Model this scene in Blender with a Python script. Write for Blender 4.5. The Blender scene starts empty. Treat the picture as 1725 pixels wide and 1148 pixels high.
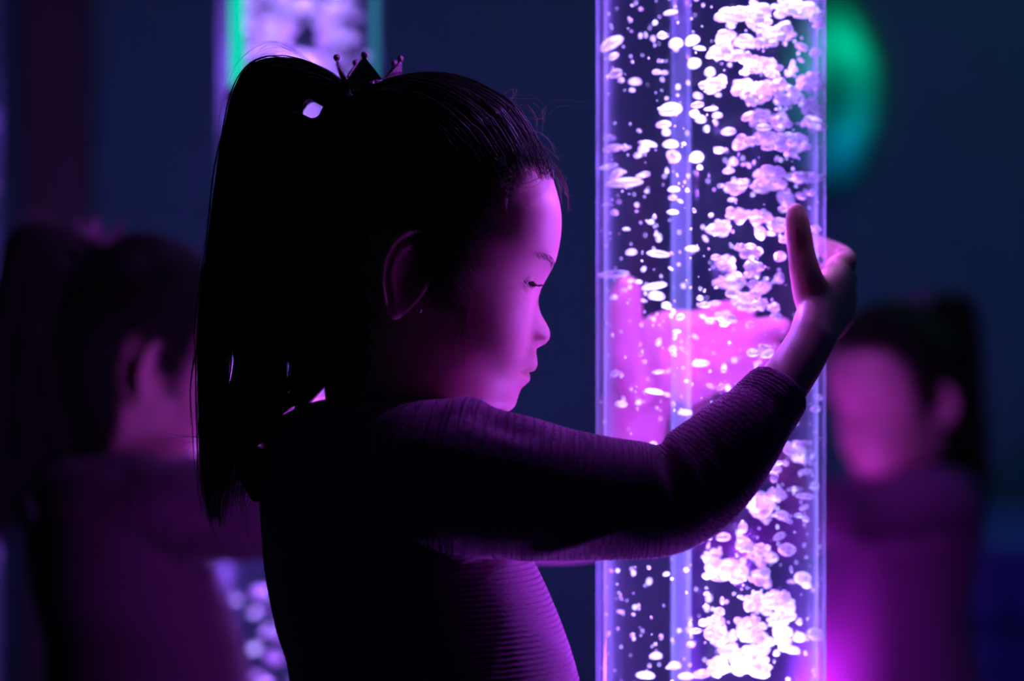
import bpy, bmesh, math, random
import numpy as np
from mathutils import Vector, Matrix
from mathutils.bvhtree import BVHTree

rng = np.random.default_rng(7)
random.seed(7)
S = bpy.context.scene
COL = S.collection
D0, ZC, FPX = 1.433, 0.80, 85.0 / 36.0 * 1725.0
PM = FPX / D0                                    # pixels per metre in the girl's plane


def P(px, py, y=0.0):
    k = (D0 + y) / FPX
    return Vector(((px - 862.5) * k, y, ZC + (574.0 - py) * k))


# ------------------------------------------------------------------ materials
def new_mat(name):
    m = bpy.data.materials.new(name)
    m.use_nodes = True
    nt = m.node_tree
    nt.nodes.clear()
    out = nt.nodes.new('ShaderNodeOutputMaterial')
    return m, nt, out


def N(nt, kind, **kw):
    n = nt.nodes.new(kind)
    for k, v in kw.items():
        if k.startswith('_'):
            setattr(n, k[1:], v)
        else:
            n.inputs[k.replace('__', ' ')].default_value = v
    return n


def principled(name, col, rough=0.5, bump=None, **kw):
    m, nt, out = new_mat(name)
    b = nt.nodes.new('ShaderNodeBsdfPrincipled')
    b.inputs['Base Color'].default_value = (*col, 1)
    b.inputs['Roughness'].default_value = rough
    for k, v in kw.items():
        b.inputs[k.replace('__', ' ')].default_value = v
    if bump:
        tx = N(nt, 'ShaderNodeTexNoise', Scale=bump[0], Detail=4.0)
        tc = nt.nodes.new('ShaderNodeTexCoord')
        nt.links.new(tc.outputs['Object'], tx.inputs['Vector'])
        bp = N(nt, 'ShaderNodeBump', Strength=bump[1], Distance=bump[2])
        nt.links.new(tx.outputs['Fac'], bp.inputs['Height'])
        nt.links.new(bp.outputs['Normal'], b.inputs['Normal'])
    nt.links.new(b.outputs[0], out.inputs[0])
    return m


def emission(name, col, strength):
    m, nt, out = new_mat(name)
    e = N(nt, 'ShaderNodeEmission', Strength=strength)
    e.inputs['Color'].default_value = (*col, 1)
    nt.links.new(e.outputs[0], out.inputs[0])
    return m


def mat_skin():
    m, nt, out = new_mat('skin')
    b = nt.nodes.new('ShaderNodeBsdfPrincipled')
    at = N(nt, 'ShaderNodeAttribute', _attribute_name='lip')
    mx = nt.nodes.new('ShaderNodeMix'); mx.data_type = 'RGBA'
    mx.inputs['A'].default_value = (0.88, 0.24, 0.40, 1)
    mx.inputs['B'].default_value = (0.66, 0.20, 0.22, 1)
    nt.links.new(at.outputs['Fac'], mx.inputs['Factor'])
    nt.links.new(mx.outputs['Result'], b.inputs['Base Color'])
    b.inputs['Roughness'].default_value = 0.5
    b.inputs['Specular IOR Level'].default_value = 0.35
    b.inputs['Subsurface Weight'].default_value = 0.22
    b.inputs['Subsurface Radius'].default_value = (1.0, 0.35, 0.25)
    b.inputs['Subsurface Scale'].default_value = 0.006
    tx = N(nt, 'ShaderNodeTexNoise', Scale=900.0, Detail=2.0)
    tc = nt.nodes.new('ShaderNodeTexCoord')
    nt.links.new(tc.outputs['Object'], tx.inputs['Vector'])
    bp = N(nt, 'ShaderNodeBump', Strength=0.08, Distance=0.0006)
    nt.links.new(tx.outputs['Fac'], bp.inputs['Height'])
    nt.links.new(bp.outputs['Normal'], b.inputs['Normal'])
    nt.links.new(b.outputs[0], out.inputs[0])
    return m


def mat_knit(name='ribbed_knit', col=(0.31, 0.03, 0.22)):
    m, nt, out = new_mat(name)
    b = nt.nodes.new('ShaderNodeBsdfPrincipled')
    b.inputs['Base Color'].default_value = (*col, 1)
    b.inputs['Roughness'].default_value = 0.85
    b.inputs['Sheen Weight'].default_value = 0.12
    b.inputs['Specular IOR Level'].default_value = 0.1
    at = N(nt, 'ShaderNodeAttribute', _attribute_name='rib')
    tc = nt.nodes.new('ShaderNodeTexCoord')
    nz = N(nt, 'ShaderNodeTexNoise', Scale=160.0, Detail=2.0)
    nt.links.new(tc.outputs['Object'], nz.inputs['Vector'])
    ad = N(nt, 'ShaderNodeMath', _operation='MULTIPLY_ADD')
    ad.inputs[1].default_value = 0.0011
    nt.links.new(nz.outputs['Fac'], ad.inputs[0])
    nt.links.new(at.outputs['Fac'], ad.inputs[2])
    mu = N(nt, 'ShaderNodeMath', _operation='MULTIPLY')
    mu.inputs[1].default_value = 2 * math.pi / 0.0031
    nt.links.new(ad.outputs[0], mu.inputs[0])
    si = N(nt, 'ShaderNodeMath', _operation='SINE')
    nt.links.new(mu.outputs[0], si.inputs[0])
    fz = N(nt, 'ShaderNodeTexNoise', Scale=1100.0, Detail=2.0)
    nt.links.new(tc.outputs['Object'], fz.inputs['Vector'])
    a2 = N(nt, 'ShaderNodeMath', _operation='MULTIPLY_ADD')
    a2.inputs[1].default_value = 0.9
    nt.links.new(fz.outputs['Fac'], a2.inputs[0])
    nt.links.new(si.outputs[0], a2.inputs[2])
    bp = N(nt, 'ShaderNodeBump', Strength=0.9, Distance=0.0007)
    nt.links.new(a2.outputs[0], bp.inputs['Height'])
    nt.links.new(bp.outputs['Normal'], b.inputs['Normal'])
    nt.links.new(b.outputs[0], out.inputs[0])
    return m


def mat_clear(name, haze, power, base, gloss, tint=(1, 1, 1), hazecol=(0.85, 0.82, 1.0), streak=0.0):
    """clear plastic / water: see-through, edges whitened to paint in refracted light, with a mirror-like skin"""
    m, nt, out = new_mat(name)
    tr = N(nt, 'ShaderNodeBsdfTransparent'); tr.inputs['Color'].default_value = (*tint, 1)
    tl = N(nt, 'ShaderNodeBsdfTranslucent'); tl.inputs['Color'].default_value = (*hazecol, 1)
    df = N(nt, 'ShaderNodeBsdfDiffuse'); df.inputs['Color'].default_value = (*hazecol, 1)
    ms = N(nt, 'ShaderNodeMixShader', Fac=0.5)
    nt.links.new(tl.outputs[0], ms.inputs[1]); nt.links.new(df.outputs[0], ms.inputs[2])
    lw = N(nt, 'ShaderNodeLayerWeight', Blend=0.5)
    pw = N(nt, 'ShaderNodeMath', _operation='POWER'); pw.inputs[1].default_value = power
    nt.links.new(lw.outputs['Facing'], pw.inputs[0])
    ma = N(nt, 'ShaderNodeMath', _operation='MULTIPLY_ADD')
    ma.inputs[1].default_value = haze; ma.inputs[2].default_value = base
    nt.links.new(pw.outputs[0], ma.inputs[0])
    fac = ma.outputs[0]
    if streak:
        # haze varied in faint lines along the tube
        tc = nt.nodes.new('ShaderNodeTexCoord')
        mp = N(nt, 'ShaderNodeMapping'); mp.inputs['Scale'].default_value = (1, 1, 0.012)
        nz = N(nt, 'ShaderNodeTexNoise', Scale=260.0, Detail=3.0)
        nt.links.new(tc.outputs['Object'], mp.inputs[0]); nt.links.new(mp.outputs[0], nz.inputs['Vector'])
        rm = N(nt, 'ShaderNodeMapRange'); rm.inputs['From Min'].default_value = 0.35; rm.inputs['From Max'].default_value = 0.7
        rm.inputs['To Min'].default_value = 1 - streak; rm.inputs['To Max'].default_value = 1 + streak
        nt.links.new(nz.outputs['Fac'], rm.inputs[0])
        mm = N(nt, 'ShaderNodeMath', _operation='MULTIPLY')
        nt.links.new(fac, mm.inputs[0]); nt.links.new(rm.outputs[0], mm.inputs[1]); fac = mm.outputs[0]
    m1 = nt.nodes.new('ShaderNodeMixShader')
    nt.links.new(fac, m1.inputs[0]); nt.links.new(tr.outputs[0], m1.inputs[1]); nt.links.new(ms.outputs[0], m1.inputs[2])
    gl = N(nt, 'ShaderNodeBsdfGlossy', Roughness=0.03)
    fr = N(nt, 'ShaderNodeMath', _operation='POWER'); fr.inputs[1].default_value = 6.0
    nt.links.new(lw.outputs['Facing'], fr.inputs[0])
    mg = N(nt, 'ShaderNodeMath', _operation='MULTIPLY_ADD'); mg.inputs[1].default_value = 0.6 * gloss; mg.inputs[2].default_value = 0.015 * gloss
    nt.links.new(fr.outputs[0], mg.inputs[0])
    m2 = nt.nodes.new('ShaderNodeMixShader')
    nt.links.new(mg.outputs[0], m2.inputs[0]); nt.links.new(m1.outputs[0], m2.inputs[1]); nt.links.new(gl.outputs[0], m2.inputs[2])
    nt.links.new(m2.outputs[0], out.inputs[0])
    return m


def mat_bubble(name, clear):
    m, nt, out = new_mat(name)
    b = nt.nodes.new('ShaderNodeBsdfPrincipled')
    b.inputs['Base Color'].default_value = (0.92, 0.92, 0.95, 1)
    b.inputs['Roughness'].default_value = 0.25
    tl = N(nt, 'ShaderNodeBsdfTranslucent'); tl.inputs['Color'].default_value = (0.9, 0.9, 0.95, 1)
    m0 = N(nt, 'ShaderNodeMixShader', Fac=0.4)
    nt.links.new(b.outputs[0], m0.inputs[1]); nt.links.new(tl.outputs[0], m0.inputs[2])
    tr = N(nt, 'ShaderNodeBsdfTransparent')
    tc = nt.nodes.new('ShaderNodeTexCoord')
    nz = N(nt, 'ShaderNodeTexNoise', Scale=1.6, Detail=3.0)
    nt.links.new(tc.outputs['Object'], nz.inputs['Vector'])
    rm = N(nt, 'ShaderNodeMapRange')
    rm.inputs['From Min'].default_value = 0.35; rm.inputs['From Max'].default_value = 0.65
    rm.inputs['To Min'].default_value = max(0, clear - 0.25); rm.inputs['To Max'].default_value = min(1, clear + 0.25)
    nt.links.new(nz.outputs['Fac'], rm.inputs[0])
    ms = nt.nodes.new('ShaderNodeMixShader')
    nt.links.new(rm.outputs[0], ms.inputs[0]); nt.links.new(m0.outputs[0], ms.inputs[1]); nt.links.new(tr.outputs[0], ms.inputs[2])
    nt.links.new(ms.outputs[0], out.inputs[0])
    return m


def mat_wall_glow():
    """round wall glow painted as emission: green above, teal below, dim towards the edge"""
    m, nt, out = new_mat('wall_glow')
    tc = nt.nodes.new('ShaderNodeTexCoord')
    sx = nt.nodes.new('ShaderNodeSeparateXYZ')
    nt.links.new(tc.outputs['Generated'], sx.inputs[0])
    cr = nt.nodes.new('ShaderNodeValToRGB')
    e = cr.color_ramp.elements
    e[0].position = 0.0; e[0].color = (0.0, 0.05, 0.16, 1)
    e[1].position = 1.0; e[1].color = (0.0, 0.42, 0.20, 1)
    for p, c in ((0.25, (0.0, 0.13, 0.22, 1)), (0.5, (0.0, 0.27, 0.24, 1)), (0.66, (0.0, 0.44, 0.26, 1))):
        q = e.new(p); q.color = c
    nt.links.new(sx.outputs['Z'], cr.inputs[0])
    vm = N(nt, 'ShaderNodeVectorMath', _operation='SUBTRACT'); vm.inputs[1].default_value = (.5, 0, .5)
    nt.links.new(tc.outputs['Generated'], vm.inputs[0])
    m2 = N(nt, 'ShaderNodeVectorMath', _operation='MULTIPLY'); m2.inputs[1].default_value = (2, 0, 2)
    nt.links.new(vm.outputs[0], m2.inputs[0])
    ln = N(nt, 'ShaderNodeVectorMath', _operation='LENGTH')
    nt.links.new(m2.outputs[0], ln.inputs[0])
    rm = N(nt, 'ShaderNodeMapRange', _interpolation_type='SMOOTHSTEP')
    rm.inputs['From Min'].default_value = 0.55; rm.inputs['From Max'].default_value = 1.0
    rm.inputs['To Min'].default_value = 1.0; rm.inputs['To Max'].default_value = 0.08
    nt.links.new(ln.outputs['Value'], rm.inputs[0])
    nz = N(nt, 'ShaderNodeTexNoise', Scale=3.2, Detail=1.0)
    nt.links.new(tc.outputs['Generated'], nz.inputs['Vector'])
    r2 = N(nt, 'ShaderNodeMapRange'); r2.inputs['From Min'].default_value = .35; r2.inputs['From Max'].default_value = .65
    r2.inputs['To Min'].default_value = .55; r2.inputs['To Max'].default_value = 1.35
    nt.links.new(nz.outputs['Fac'], r2.inputs[0])
    r3 = N(nt, 'ShaderNodeMapRange', _interpolation_type='SMOOTHSTEP')
    r3.inputs['From Min'].default_value = 0.1; r3.inputs['From Max'].default_value = 0.55
    r3.inputs['To Min'].default_value = 0.5; r3.inputs['To Max'].default_value = 1.1
    nt.links.new(ln.outputs['Value'], r3.inputs[0])
    q1 = N(nt, 'ShaderNodeMath', _operation='MULTIPLY'); nt.links.new(rm.outputs[0], q1.inputs[0]); nt.links.new(r2.outputs[0], q1.inputs[1])
    q2 = N(nt, 'ShaderNodeMath', _operation='MULTIPLY'); nt.links.new(q1.outputs[0], q2.inputs[0]); nt.links.new(r3.outputs[0], q2.inputs[1])
    em = nt.nodes.new('ShaderNodeEmission')
    nt.links.new(cr.outputs[0], em.inputs['Color']); nt.links.new(q2.outputs[0], em.inputs['Strength'])
    nt.links.new(em.outputs[0], out.inputs[0])
    return m


M = {}
M['skin'] = mat_skin()
M['knit'] = mat_knit()
M['shadedknit'] = mat_knit('shaded_knit', (0.14, 0.02, 0.09))  # same knit darkened, shade put into the colour
M['wisp'] = principled('lit_fine_hair', (0.22, 0.11, 0.10), 0.45)  # hair colour lightened to paint the light on loose strands
M['hair'] = principled('dark_hair', (0.026, 0.014, 0.012), 0.45, Specular__IOR__Level=0.35)
M['lash'] = principled('lash_hair', (0.008, 0.005, 0.005), 0.5)
M['sclera'] = principled('eye_white', (0.80, 0.78, 0.78), 0.12, Coat__Weight=1.0)
M['iris'] = principled('eye_iris', (0.03, 0.018, 0.012), 0.1, Coat__Weight=1.0)
M['band'] = principled('tie_fabric', (0.03, 0.02, 0.03), 0.7)
M['crown'] = principled('glitter_pink', (0.62, 0.22, 0.42), 0.35, (700.0, 1.0, 0.002), Metallic=0.5)
M['stud'] = principled('stud_metal', (0.8, 0.8, 0.85), 0.15, Metallic=1.0)
M['acrylic'] = mat_clear('clear_acrylic', 0.75, 7.0, 0.002, 0.9, hazecol=(.62, .66, 1.0), streak=0.6)
M['water'] = mat_clear('tube_water', 0.08, 5.0, 0.002, 0.25, tint=(0.90, 0.90, 1.0))
M['refr_band'] = mat_clear('clear_refr_band', 0.22, 2.0, 0.028, 0.6, hazecol=(.55, .62, 1.0), streak=0.5)  # pale band painted as the rear tube refracted in the water
M['bubble'] = mat_bubble('air_bubble', 0.36)
M['bubble_clear'] = mat_bubble('thin_bubble', 0.72)
M['plastic'] = principled('black_plastic', (0.02, 0.02, 0.022), 0.4)
M['wall'] = principled('painted_wall', (0.035, 0.20, 0.155), 0.8, (30.0, 0.15, 0.003))
M['dark'] = principled('dark_post_paint', (0.05, 0.04, 0.04), 0.7, (40.0, 0.1, 0.002))
M['floor'] = principled('vinyl_floor', (0.04, 0.04, 0.06), 0.5, (12.0, 0.1, 0.002))
M['ceil'] = principled('ceiling_paint', (0.06, 0.06, 0.08), 0.9, (30.0, 0.1, 0.002))
M['vinyl'] = principled('blue_vinyl', (0.08, 0.11, 0.42), 0.5, (60.0, 0.15, 0.002))
M['lamp'] = mat_wall_glow()  # glow put into the colour of the wall disc
M['greenglint'] = emission('green_edge_glint', (0.0, 0.62, 0.40), 1.1)  # glow painted for the green reflection along the rear tube
M['tealglint'] = emission('teal_edge_glint', (0.02, 0.30, 0.45), 0.6)  # glow painted for the teal line along the rear tube


# ------------------------------------------------------------------ object helpers
def mesh_from(name, v, f, smooth=True):
    me = bpy.data.meshes.new(name)
    me.from_pydata([tuple(map(float, p)) for p in v], [], [tuple(map(int, q)) for q in f])
    if smooth:
        me.polygons.foreach_set('use_smooth', [True] * len(me.polygons))
    me.update()
    return me


def link(name, me, mat=None, parent=None):
    o = bpy.data.objects.new(name, me)
    COL.objects.link(o)
    if mat is not None and me is not None and len(me.materials) == 0:
        me.materials.append(mat)
    if parent is not None:
        o.parent = parent
    return o


def tag(o, label=None, cat=None, group=None, kind=None):
    if label: o['label'] = label
    if cat: o['category'] = cat
    if group: o['group'] = group
    if kind: o['kind'] = kind
    return o


def empty(name, loc):
    o = bpy.data.objects.new(name, None)
    o.empty_display_size = 0.05
    COL.objects.link(o)
    o.location = loc
    return o


class MB:
    def __init__(s):
        s.v, s.f = [], []

    def add(s, v, f):
        b = len(s.v)
        s.v.extend([tuple(map(float, p)) for p in v])
        s.f.extend([tuple(int(i) + b for i in q) for q in f])
        return s

    def box(s, x0, x1, y0, y1, z0, z1):
        v = [(x, y, z) for z in (z0, z1) for y in (y0, y1) for x in (x0, x1)]
        return s.add(v, [(0, 2, 3, 1), (4, 5, 7, 6), (0, 1, 5, 4), (2, 6, 7, 3), (0, 4, 6, 2), (1, 3, 7, 5)])

    def lathe(s, prof, c=(0, 0, 0), seg=64, closed=False):
        """prof: (r, z) pairs, revolved about z"""
        n = len(prof)
        v, f = [], []
        for r, z in prof:
            for k in range(seg):
                a = 2 * math.pi * k / seg
                v.append((c[0] + r * math.cos(a), c[1] + r * math.sin(a), c[2] + z))
        for i in range(n if closed else n - 1):
            j = (i + 1) % n
            for k in range(seg):
                k2 = (k + 1) % seg
                f.append((i * seg + k, i * seg + k2, j * seg + k2, j * seg + k))
        if not closed:
            if prof[0][0] > 1e-6: f.append(tuple(range(seg - 1, -1, -1)))
            if prof[-1][0] > 1e-6: f.append(tuple((n - 1) * seg + k for k in range(seg)))
        return s.add(v, f)

    def sphere(s, c, r, seg=20, rings=12, sc=(1, 1, 1)):
        v = [(c[0], c[1], c[2] + r * sc[2])]
        for i in range(1, rings):
            t = math.pi * i / rings
            for k in range(seg):
                a = 2 * math.pi * k / seg
                v.append((c[0] + r * sc[0] * math.sin(t) * math.cos(a), c[1] + r * sc[1] * math.sin(t) * math.sin(a), c[2] + r * sc[2] * math.cos(t)))
        v.append((c[0], c[1], c[2] - r * sc[2]))
        f = [(0, 1 + k, 1 + (k + 1) % seg) for k in range(seg)]
        for i in range(rings - 2):
            for k in range(seg):
                k2 = (k + 1) % seg
                f.append((1 + i * seg + k, 1 + (i + 1) * seg + k, 1 + (i + 1) * seg + k2, 1 + i * seg + k2))
        e = len(v) - 1
        f += [(e, 1 + (rings - 2) * seg + (k + 1) % seg, 1 + (rings - 2) * seg + k) for k in range(seg)]
        return s.add(v, f)

    def mesh(s, name, smooth=True):
        return mesh_from(name, s.v, s.f, smooth)


def catmull(pts, per):
    pts = np.asarray(pts, float)
    n = len(pts)
    ext = np.vstack([2 * pts[0] - pts[1], pts, 2 * pts[-1] - pts[-2]])
    out = []
    for i in range(n - 1):
        p0, p1, p2, p3 = ext[i:i + 4]
        for k in range(per):
            t = k / per
            out.append(0.5 * ((2 * p1) + (-p0 + p2) * t + (2 * p0 - 5 * p1 + 4 * p2 - p3) * t * t + (-p0 + 3 * p1 - 3 * p2 + p3) * t ** 3))
    out.append(pts[-1])
    return np.array(out)


def loft(rows, per=8, seg=32, ref=None, round_ends=True, axis=None):
    """rows: (x,y,z,a,b[,rx,ry,rz]); a = radius along ref direction, b across it"""
    rows = np.asarray(rows, float)
    d = catmull(rows, per)
    c, a, b = d[:, :3], d[:, 3].copy(), d[:, 4].copy()
    t = np.gradient(c, axis=0)
    t /= np.linalg.norm(t, axis=1)[:, None] + 1e-12
    if axis is not None: t = np.tile(np.asarray(axis, float), (len(c), 1))
    if d.shape[1] >= 8:
        r = d[:, 5:8]
    else:
        r = np.tile(np.asarray(ref if ref is not None else (0, 1, 0), float), (len(c), 1))
    n1 = r - (r * t).sum(1)[:, None] * t
    n1 /= np.linalg.norm(n1, axis=1)[:, None] + 1e-12
    n2 = np.cross(t, n1)
    if round_ends:
        # add dome rings at both ends
        k = 4
        ang = np.linspace(0, math.pi / 2, k + 1)[1:]
        r0, r1 = min(a[0], b[0]), min(a[-1], b[-1])
        re = round_ends if isinstance(round_ends, tuple) else (1, 1)
        def cap(ci, ti, rr, ai, bi, n1i, n2i, sgn):
            return [(ci + sgn * ti * rr * math.sin(x), ai * max(math.cos(x), 0.02), bi * max(math.cos(x), 0.02), n1i, n2i) for x in ang]
        head = cap(c[0], t[0], r0 * re[0], a[0], b[0], n1[0], n2[0], -1)[::-1]
        tail = cap(c[-1], t[-1], r1 * re[1], a[-1], b[-1], n1[-1], n2[-1], 1)
        rings = head + [(c[i], a[i], b[i], n1[i], n2[i]) for i in range(len(c))] + tail
    else:
        rings = [(c[i], a[i], b[i], n1[i], n2[i]) for i in range(len(c))]
    v, f = [], []
    for ci, ai, bi, p, q in rings:
        for k in range(seg):
            w = 2 * math.pi * k / seg
            v.append(ci + p * ai * math.cos(w) + q * bi * math.sin(w))
    nr = len(rings)
    for i in range(nr - 1):
        for k in range(seg):
            k2 = (k + 1) % seg
            f.append((i * seg + k, i * seg + k2, (i + 1) * seg + k2, (i + 1) * seg + k))
    f.append(tuple(range(seg - 1, -1, -1)))
    f.append(tuple((nr - 1) * seg + k for k in range(seg)))
    return v, f


def remesh(v, f, voxel, smooth_it, name, fac=0.5):
    me = mesh_from(name + '_src', v, f)
    o = bpy.data.objects.new('tmp', me)
    COL.objects.link(o)
    m = o.modifiers.new('r', 'REMESH'); m.mode = 'VOXEL'; m.voxel_size = voxel
    if smooth_it:
        m2 = o.modifiers.new('s', 'SMOOTH'); m2.iterations = smooth_it; m2.factor = fac
    dg = bpy.context.evaluated_depsgraph_get()
    dg.update()
    r = bpy.data.meshes.new_from_object(o.evaluated_get(dg))
    r.name = name
    bpy.data.objects.remove(o)
    bpy.data.meshes.remove(me)
    r.polygons.foreach_set('use_smooth', [True] * len(r.polygons))
    return r


def get_v(me):
    a = np.empty(len(me.vertices) * 3)
    me.vertices.foreach_get('co', a)
    return a.reshape(-1, 3)


def set_v(me, a):
    me.vertices.foreach_set('co', np.asarray(a, float).ravel())
    me.update()


def strands(arr, rad, taper=0.15, name='strands', sides=3):
    if np.ndim(rad): rad = np.asarray(rad).ravel()[:len(arr)]
    """arr: (S,N,3); one thin tapered tube per strand, all in one mesh"""
    arr = np.asarray(arr, float)
    s_, n_, _ = arr.shape
    t = np.gradient(arr, axis=1)
    t /= np.linalg.norm(t, axis=2)[..., None] + 1e-12
    r = rng.normal(size=(s_, 1, 3))
    n1 = np.cross(t, np.broadcast_to(r, t.shape)); n1 /= np.linalg.norm(n1, axis=2)[..., None] + 1e-12
    n2 = np.cross(t, n1)
    w = np.linspace(1, 0, n_)
    prof = taper + (1 - taper) * np.minimum(1, w * 2.2) * np.minimum(1, .25 + (1 - w) * 7)
    rr = (np.asarray(rad, float).reshape(-1, 1) * np.ones((s_, 1))) * prof[None, :]
    rings = []
    for k in range(sides):
        a = 2 * math.pi * k / sides
        rings.append(arr + rr[..., None] * (n1 * math.cos(a) + n2 * math.sin(a)))
    v = np.stack(rings, axis=2).reshape(-1, 3)
    idx = np.arange(s_ * n_ * sides).reshape(s_, n_, sides)
    fs = []
    for k in range(sides):
        k2 = (k + 1) % sides
        q = np.stack([idx[:, :-1, k], idx[:, :-1, k2], idx[:, 1:, k2], idx[:, 1:, k]], axis=-1).reshape(-1, 4)
        fs.append(q)
    f = np.concatenate(fs)
    me = bpy.data.meshes.new(name)
    me.vertices.add(len(v)); me.vertices.foreach_set('co', v.ravel())
    me.loops.add(f.size); me.loops.foreach_set('vertex_index', f.ravel().astype(np.int32))
    me.polygons.add(len(f))
    me.polygons.foreach_set('loop_start', np.arange(0, f.size, 4, dtype=np.int32))
    me.update(calc_edges=True)
    me.polygons.foreach_set('use_smooth', [True] * len(me.polygons))
    me.update()
    return me


def resample(poly, n):
    poly = np.asarray(poly, float)
    d = np.r_[0, np.cumsum(np.linalg.norm(np.diff(poly, axis=0), axis=1))]
    s = np.linspace(0, d[-1], n)
    return np.stack([np.interp(s, d, poly[:, k]) for k in range(poly.shape[1])], 1)


def inpoly(x, y, poly):
    x = np.asarray(x); y = np.asarray(y)
    c = np.zeros(x.shape, bool)
    n = len(poly)
    for i in range(n):
        x1, y1 = poly[i]; x2, y2 = poly[(i + 1) % n]
        cond = ((y1 > y) != (y2 > y))
        xi = (x2 - x1) * (y - y1) / ((y2 - y1) if y2 != y1 else 1e-9) + x1
        c ^= cond & (x < xi)
    return c


def polydist(x, y, poly):
    d = np.full(np.shape(x), 1e9)
    n = len(poly)
    for i in range(n):
        a = np.array(poly[i], float); b = np.array(poly[(i + 1) % n], float)
        ab = b - a
        t = np.clip(((x - a[0]) * ab[0] + (y - a[1]) * ab[1]) / (ab @ ab), 0, 1)
        d = np.minimum(d, np.hypot(x - a[0] - t * ab[0], y - a[1] - t * ab[1]))
    return d


def sstep(a, b, x):
    t = np.clip((x - a) / (b - a), 0, 1)
    return t * t * (3 - 2 * t)


# ------------------------------------------------------------------ the girl: head
HC = (715.0, 400.0)
TH = math.radians(13)
CT, ST = math.cos(TH), math.sin(TH)


def canon(px, py):
    dx, dy = px - HC[0], HC[1] - py
    return dx * CT - dy * ST, dx * ST + dy * CT


def uncanon(u, y, v):
    """head frame (pixels u,v; metres y) to world"""
    dx = u * CT + v * ST
    dy = -u * ST + v * CT
    x = (HC[0] + dx - 862.5) / PM
    z = ZC + (574.0 - (HC[1] - dy)) / PM
    return np.stack([x, np.broadcast_to(y, np.shape(x)), z], -1)


def world_to_px(a):
    return a[..., 0] * PM + 862.5, 574.0 - (a[..., 2] - ZC) * PM


FRONT = [(765, 150), (810, 168), (855, 198), (895, 240), (925, 288), (941, 335), (946, 371), (943, 410), (936, 438), (925, 462), (914, 482), (909, 495),
         (907, 510), (911, 528), (919, 543), (925.5, 556), (926, 568), (921, 577), (912, 583), (904, 588), (903.5, 597), (905, 607), (905, 616), (901, 624),
         (895, 629), (893, 634), (892, 642), (885, 649), (878, 656), (873, 668), (869, 681), (862, 690), (846, 698), (800, 708), (768, 735), (757, 770), (752, 800)]
BASE = [(765, 150), (810, 168), (855, 198), (895, 240), (925, 288), (941, 335), (946, 371), (942, 410), (932, 438), (918, 462), (908, 480), (903, 495),
        (900, 510), (898, 528), (897, 543), (896, 556), (895, 568), (894, 577), (893, 584), (892, 592), (890, 605), (887, 616), (884, 625),
        (881, 634), (877, 642), (872, 652), (868, 661), (864, 672), (860, 682), (852, 690), (840, 698), (800, 708), (768, 735), (757, 770), (752, 800)]
BACK = [(765, 150), (715, 147), (650, 160), (590, 195), (540, 250), (507, 320), (498, 390), (502, 450), (518, 520), (540, 580), (552, 640), (552, 700), (548, 780)]


def prof(pts):
    c = np.array([canon(*p) for p in pts])
    vs, us = c[:, 1][::-1], c[:, 0][::-1]
    # smooth interpolation in arc length, then as function of v
    d = catmull(np.stack([us, vs], 1), 12)
    o = np.argsort(d[:, 1])
    return d[o, 1], d[o, 0]


fv, fu = prof(FRONT); bv, bu = prof(BASE); kv, ku = prof(BACK)
VTOP = canon(765, 150)[1]
VBOT = canon(752, 800)[1]
SV = VTOP - (VTOP - VBOT) * np.r_[np.linspace(0, 1, 40)[:-1] ** 2.2 * 0.12, np.linspace(0.12, 1, 300)]
WV = np.array([(-400, .034), (-381, .034), (-330, .031), (-292, .034), (-262, .0405), (-235, .046), (-205, .0505), (-160, .055), (-100, .0595), (-40, .0645), (20, .067), (80, .0655), (140, .0595), (190, .050), (225, .0365), (240, .026), (248, .0165), (252, .009), (VTOP, .0015)])
NR = 300
tt = np.linspace(-math.pi, math.pi, NR, endpoint=False)
PHI = tt - 0.60 * np.sin(tt)
EYE_Y, EYE_R = 0.0245, 0.0108
EYE_U, EYE_V = canon(897, 479)
EYE_CU = EYE_U - 4 - EYE_R * PM           # centre of the eyeball, pixels in the head frame


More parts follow.
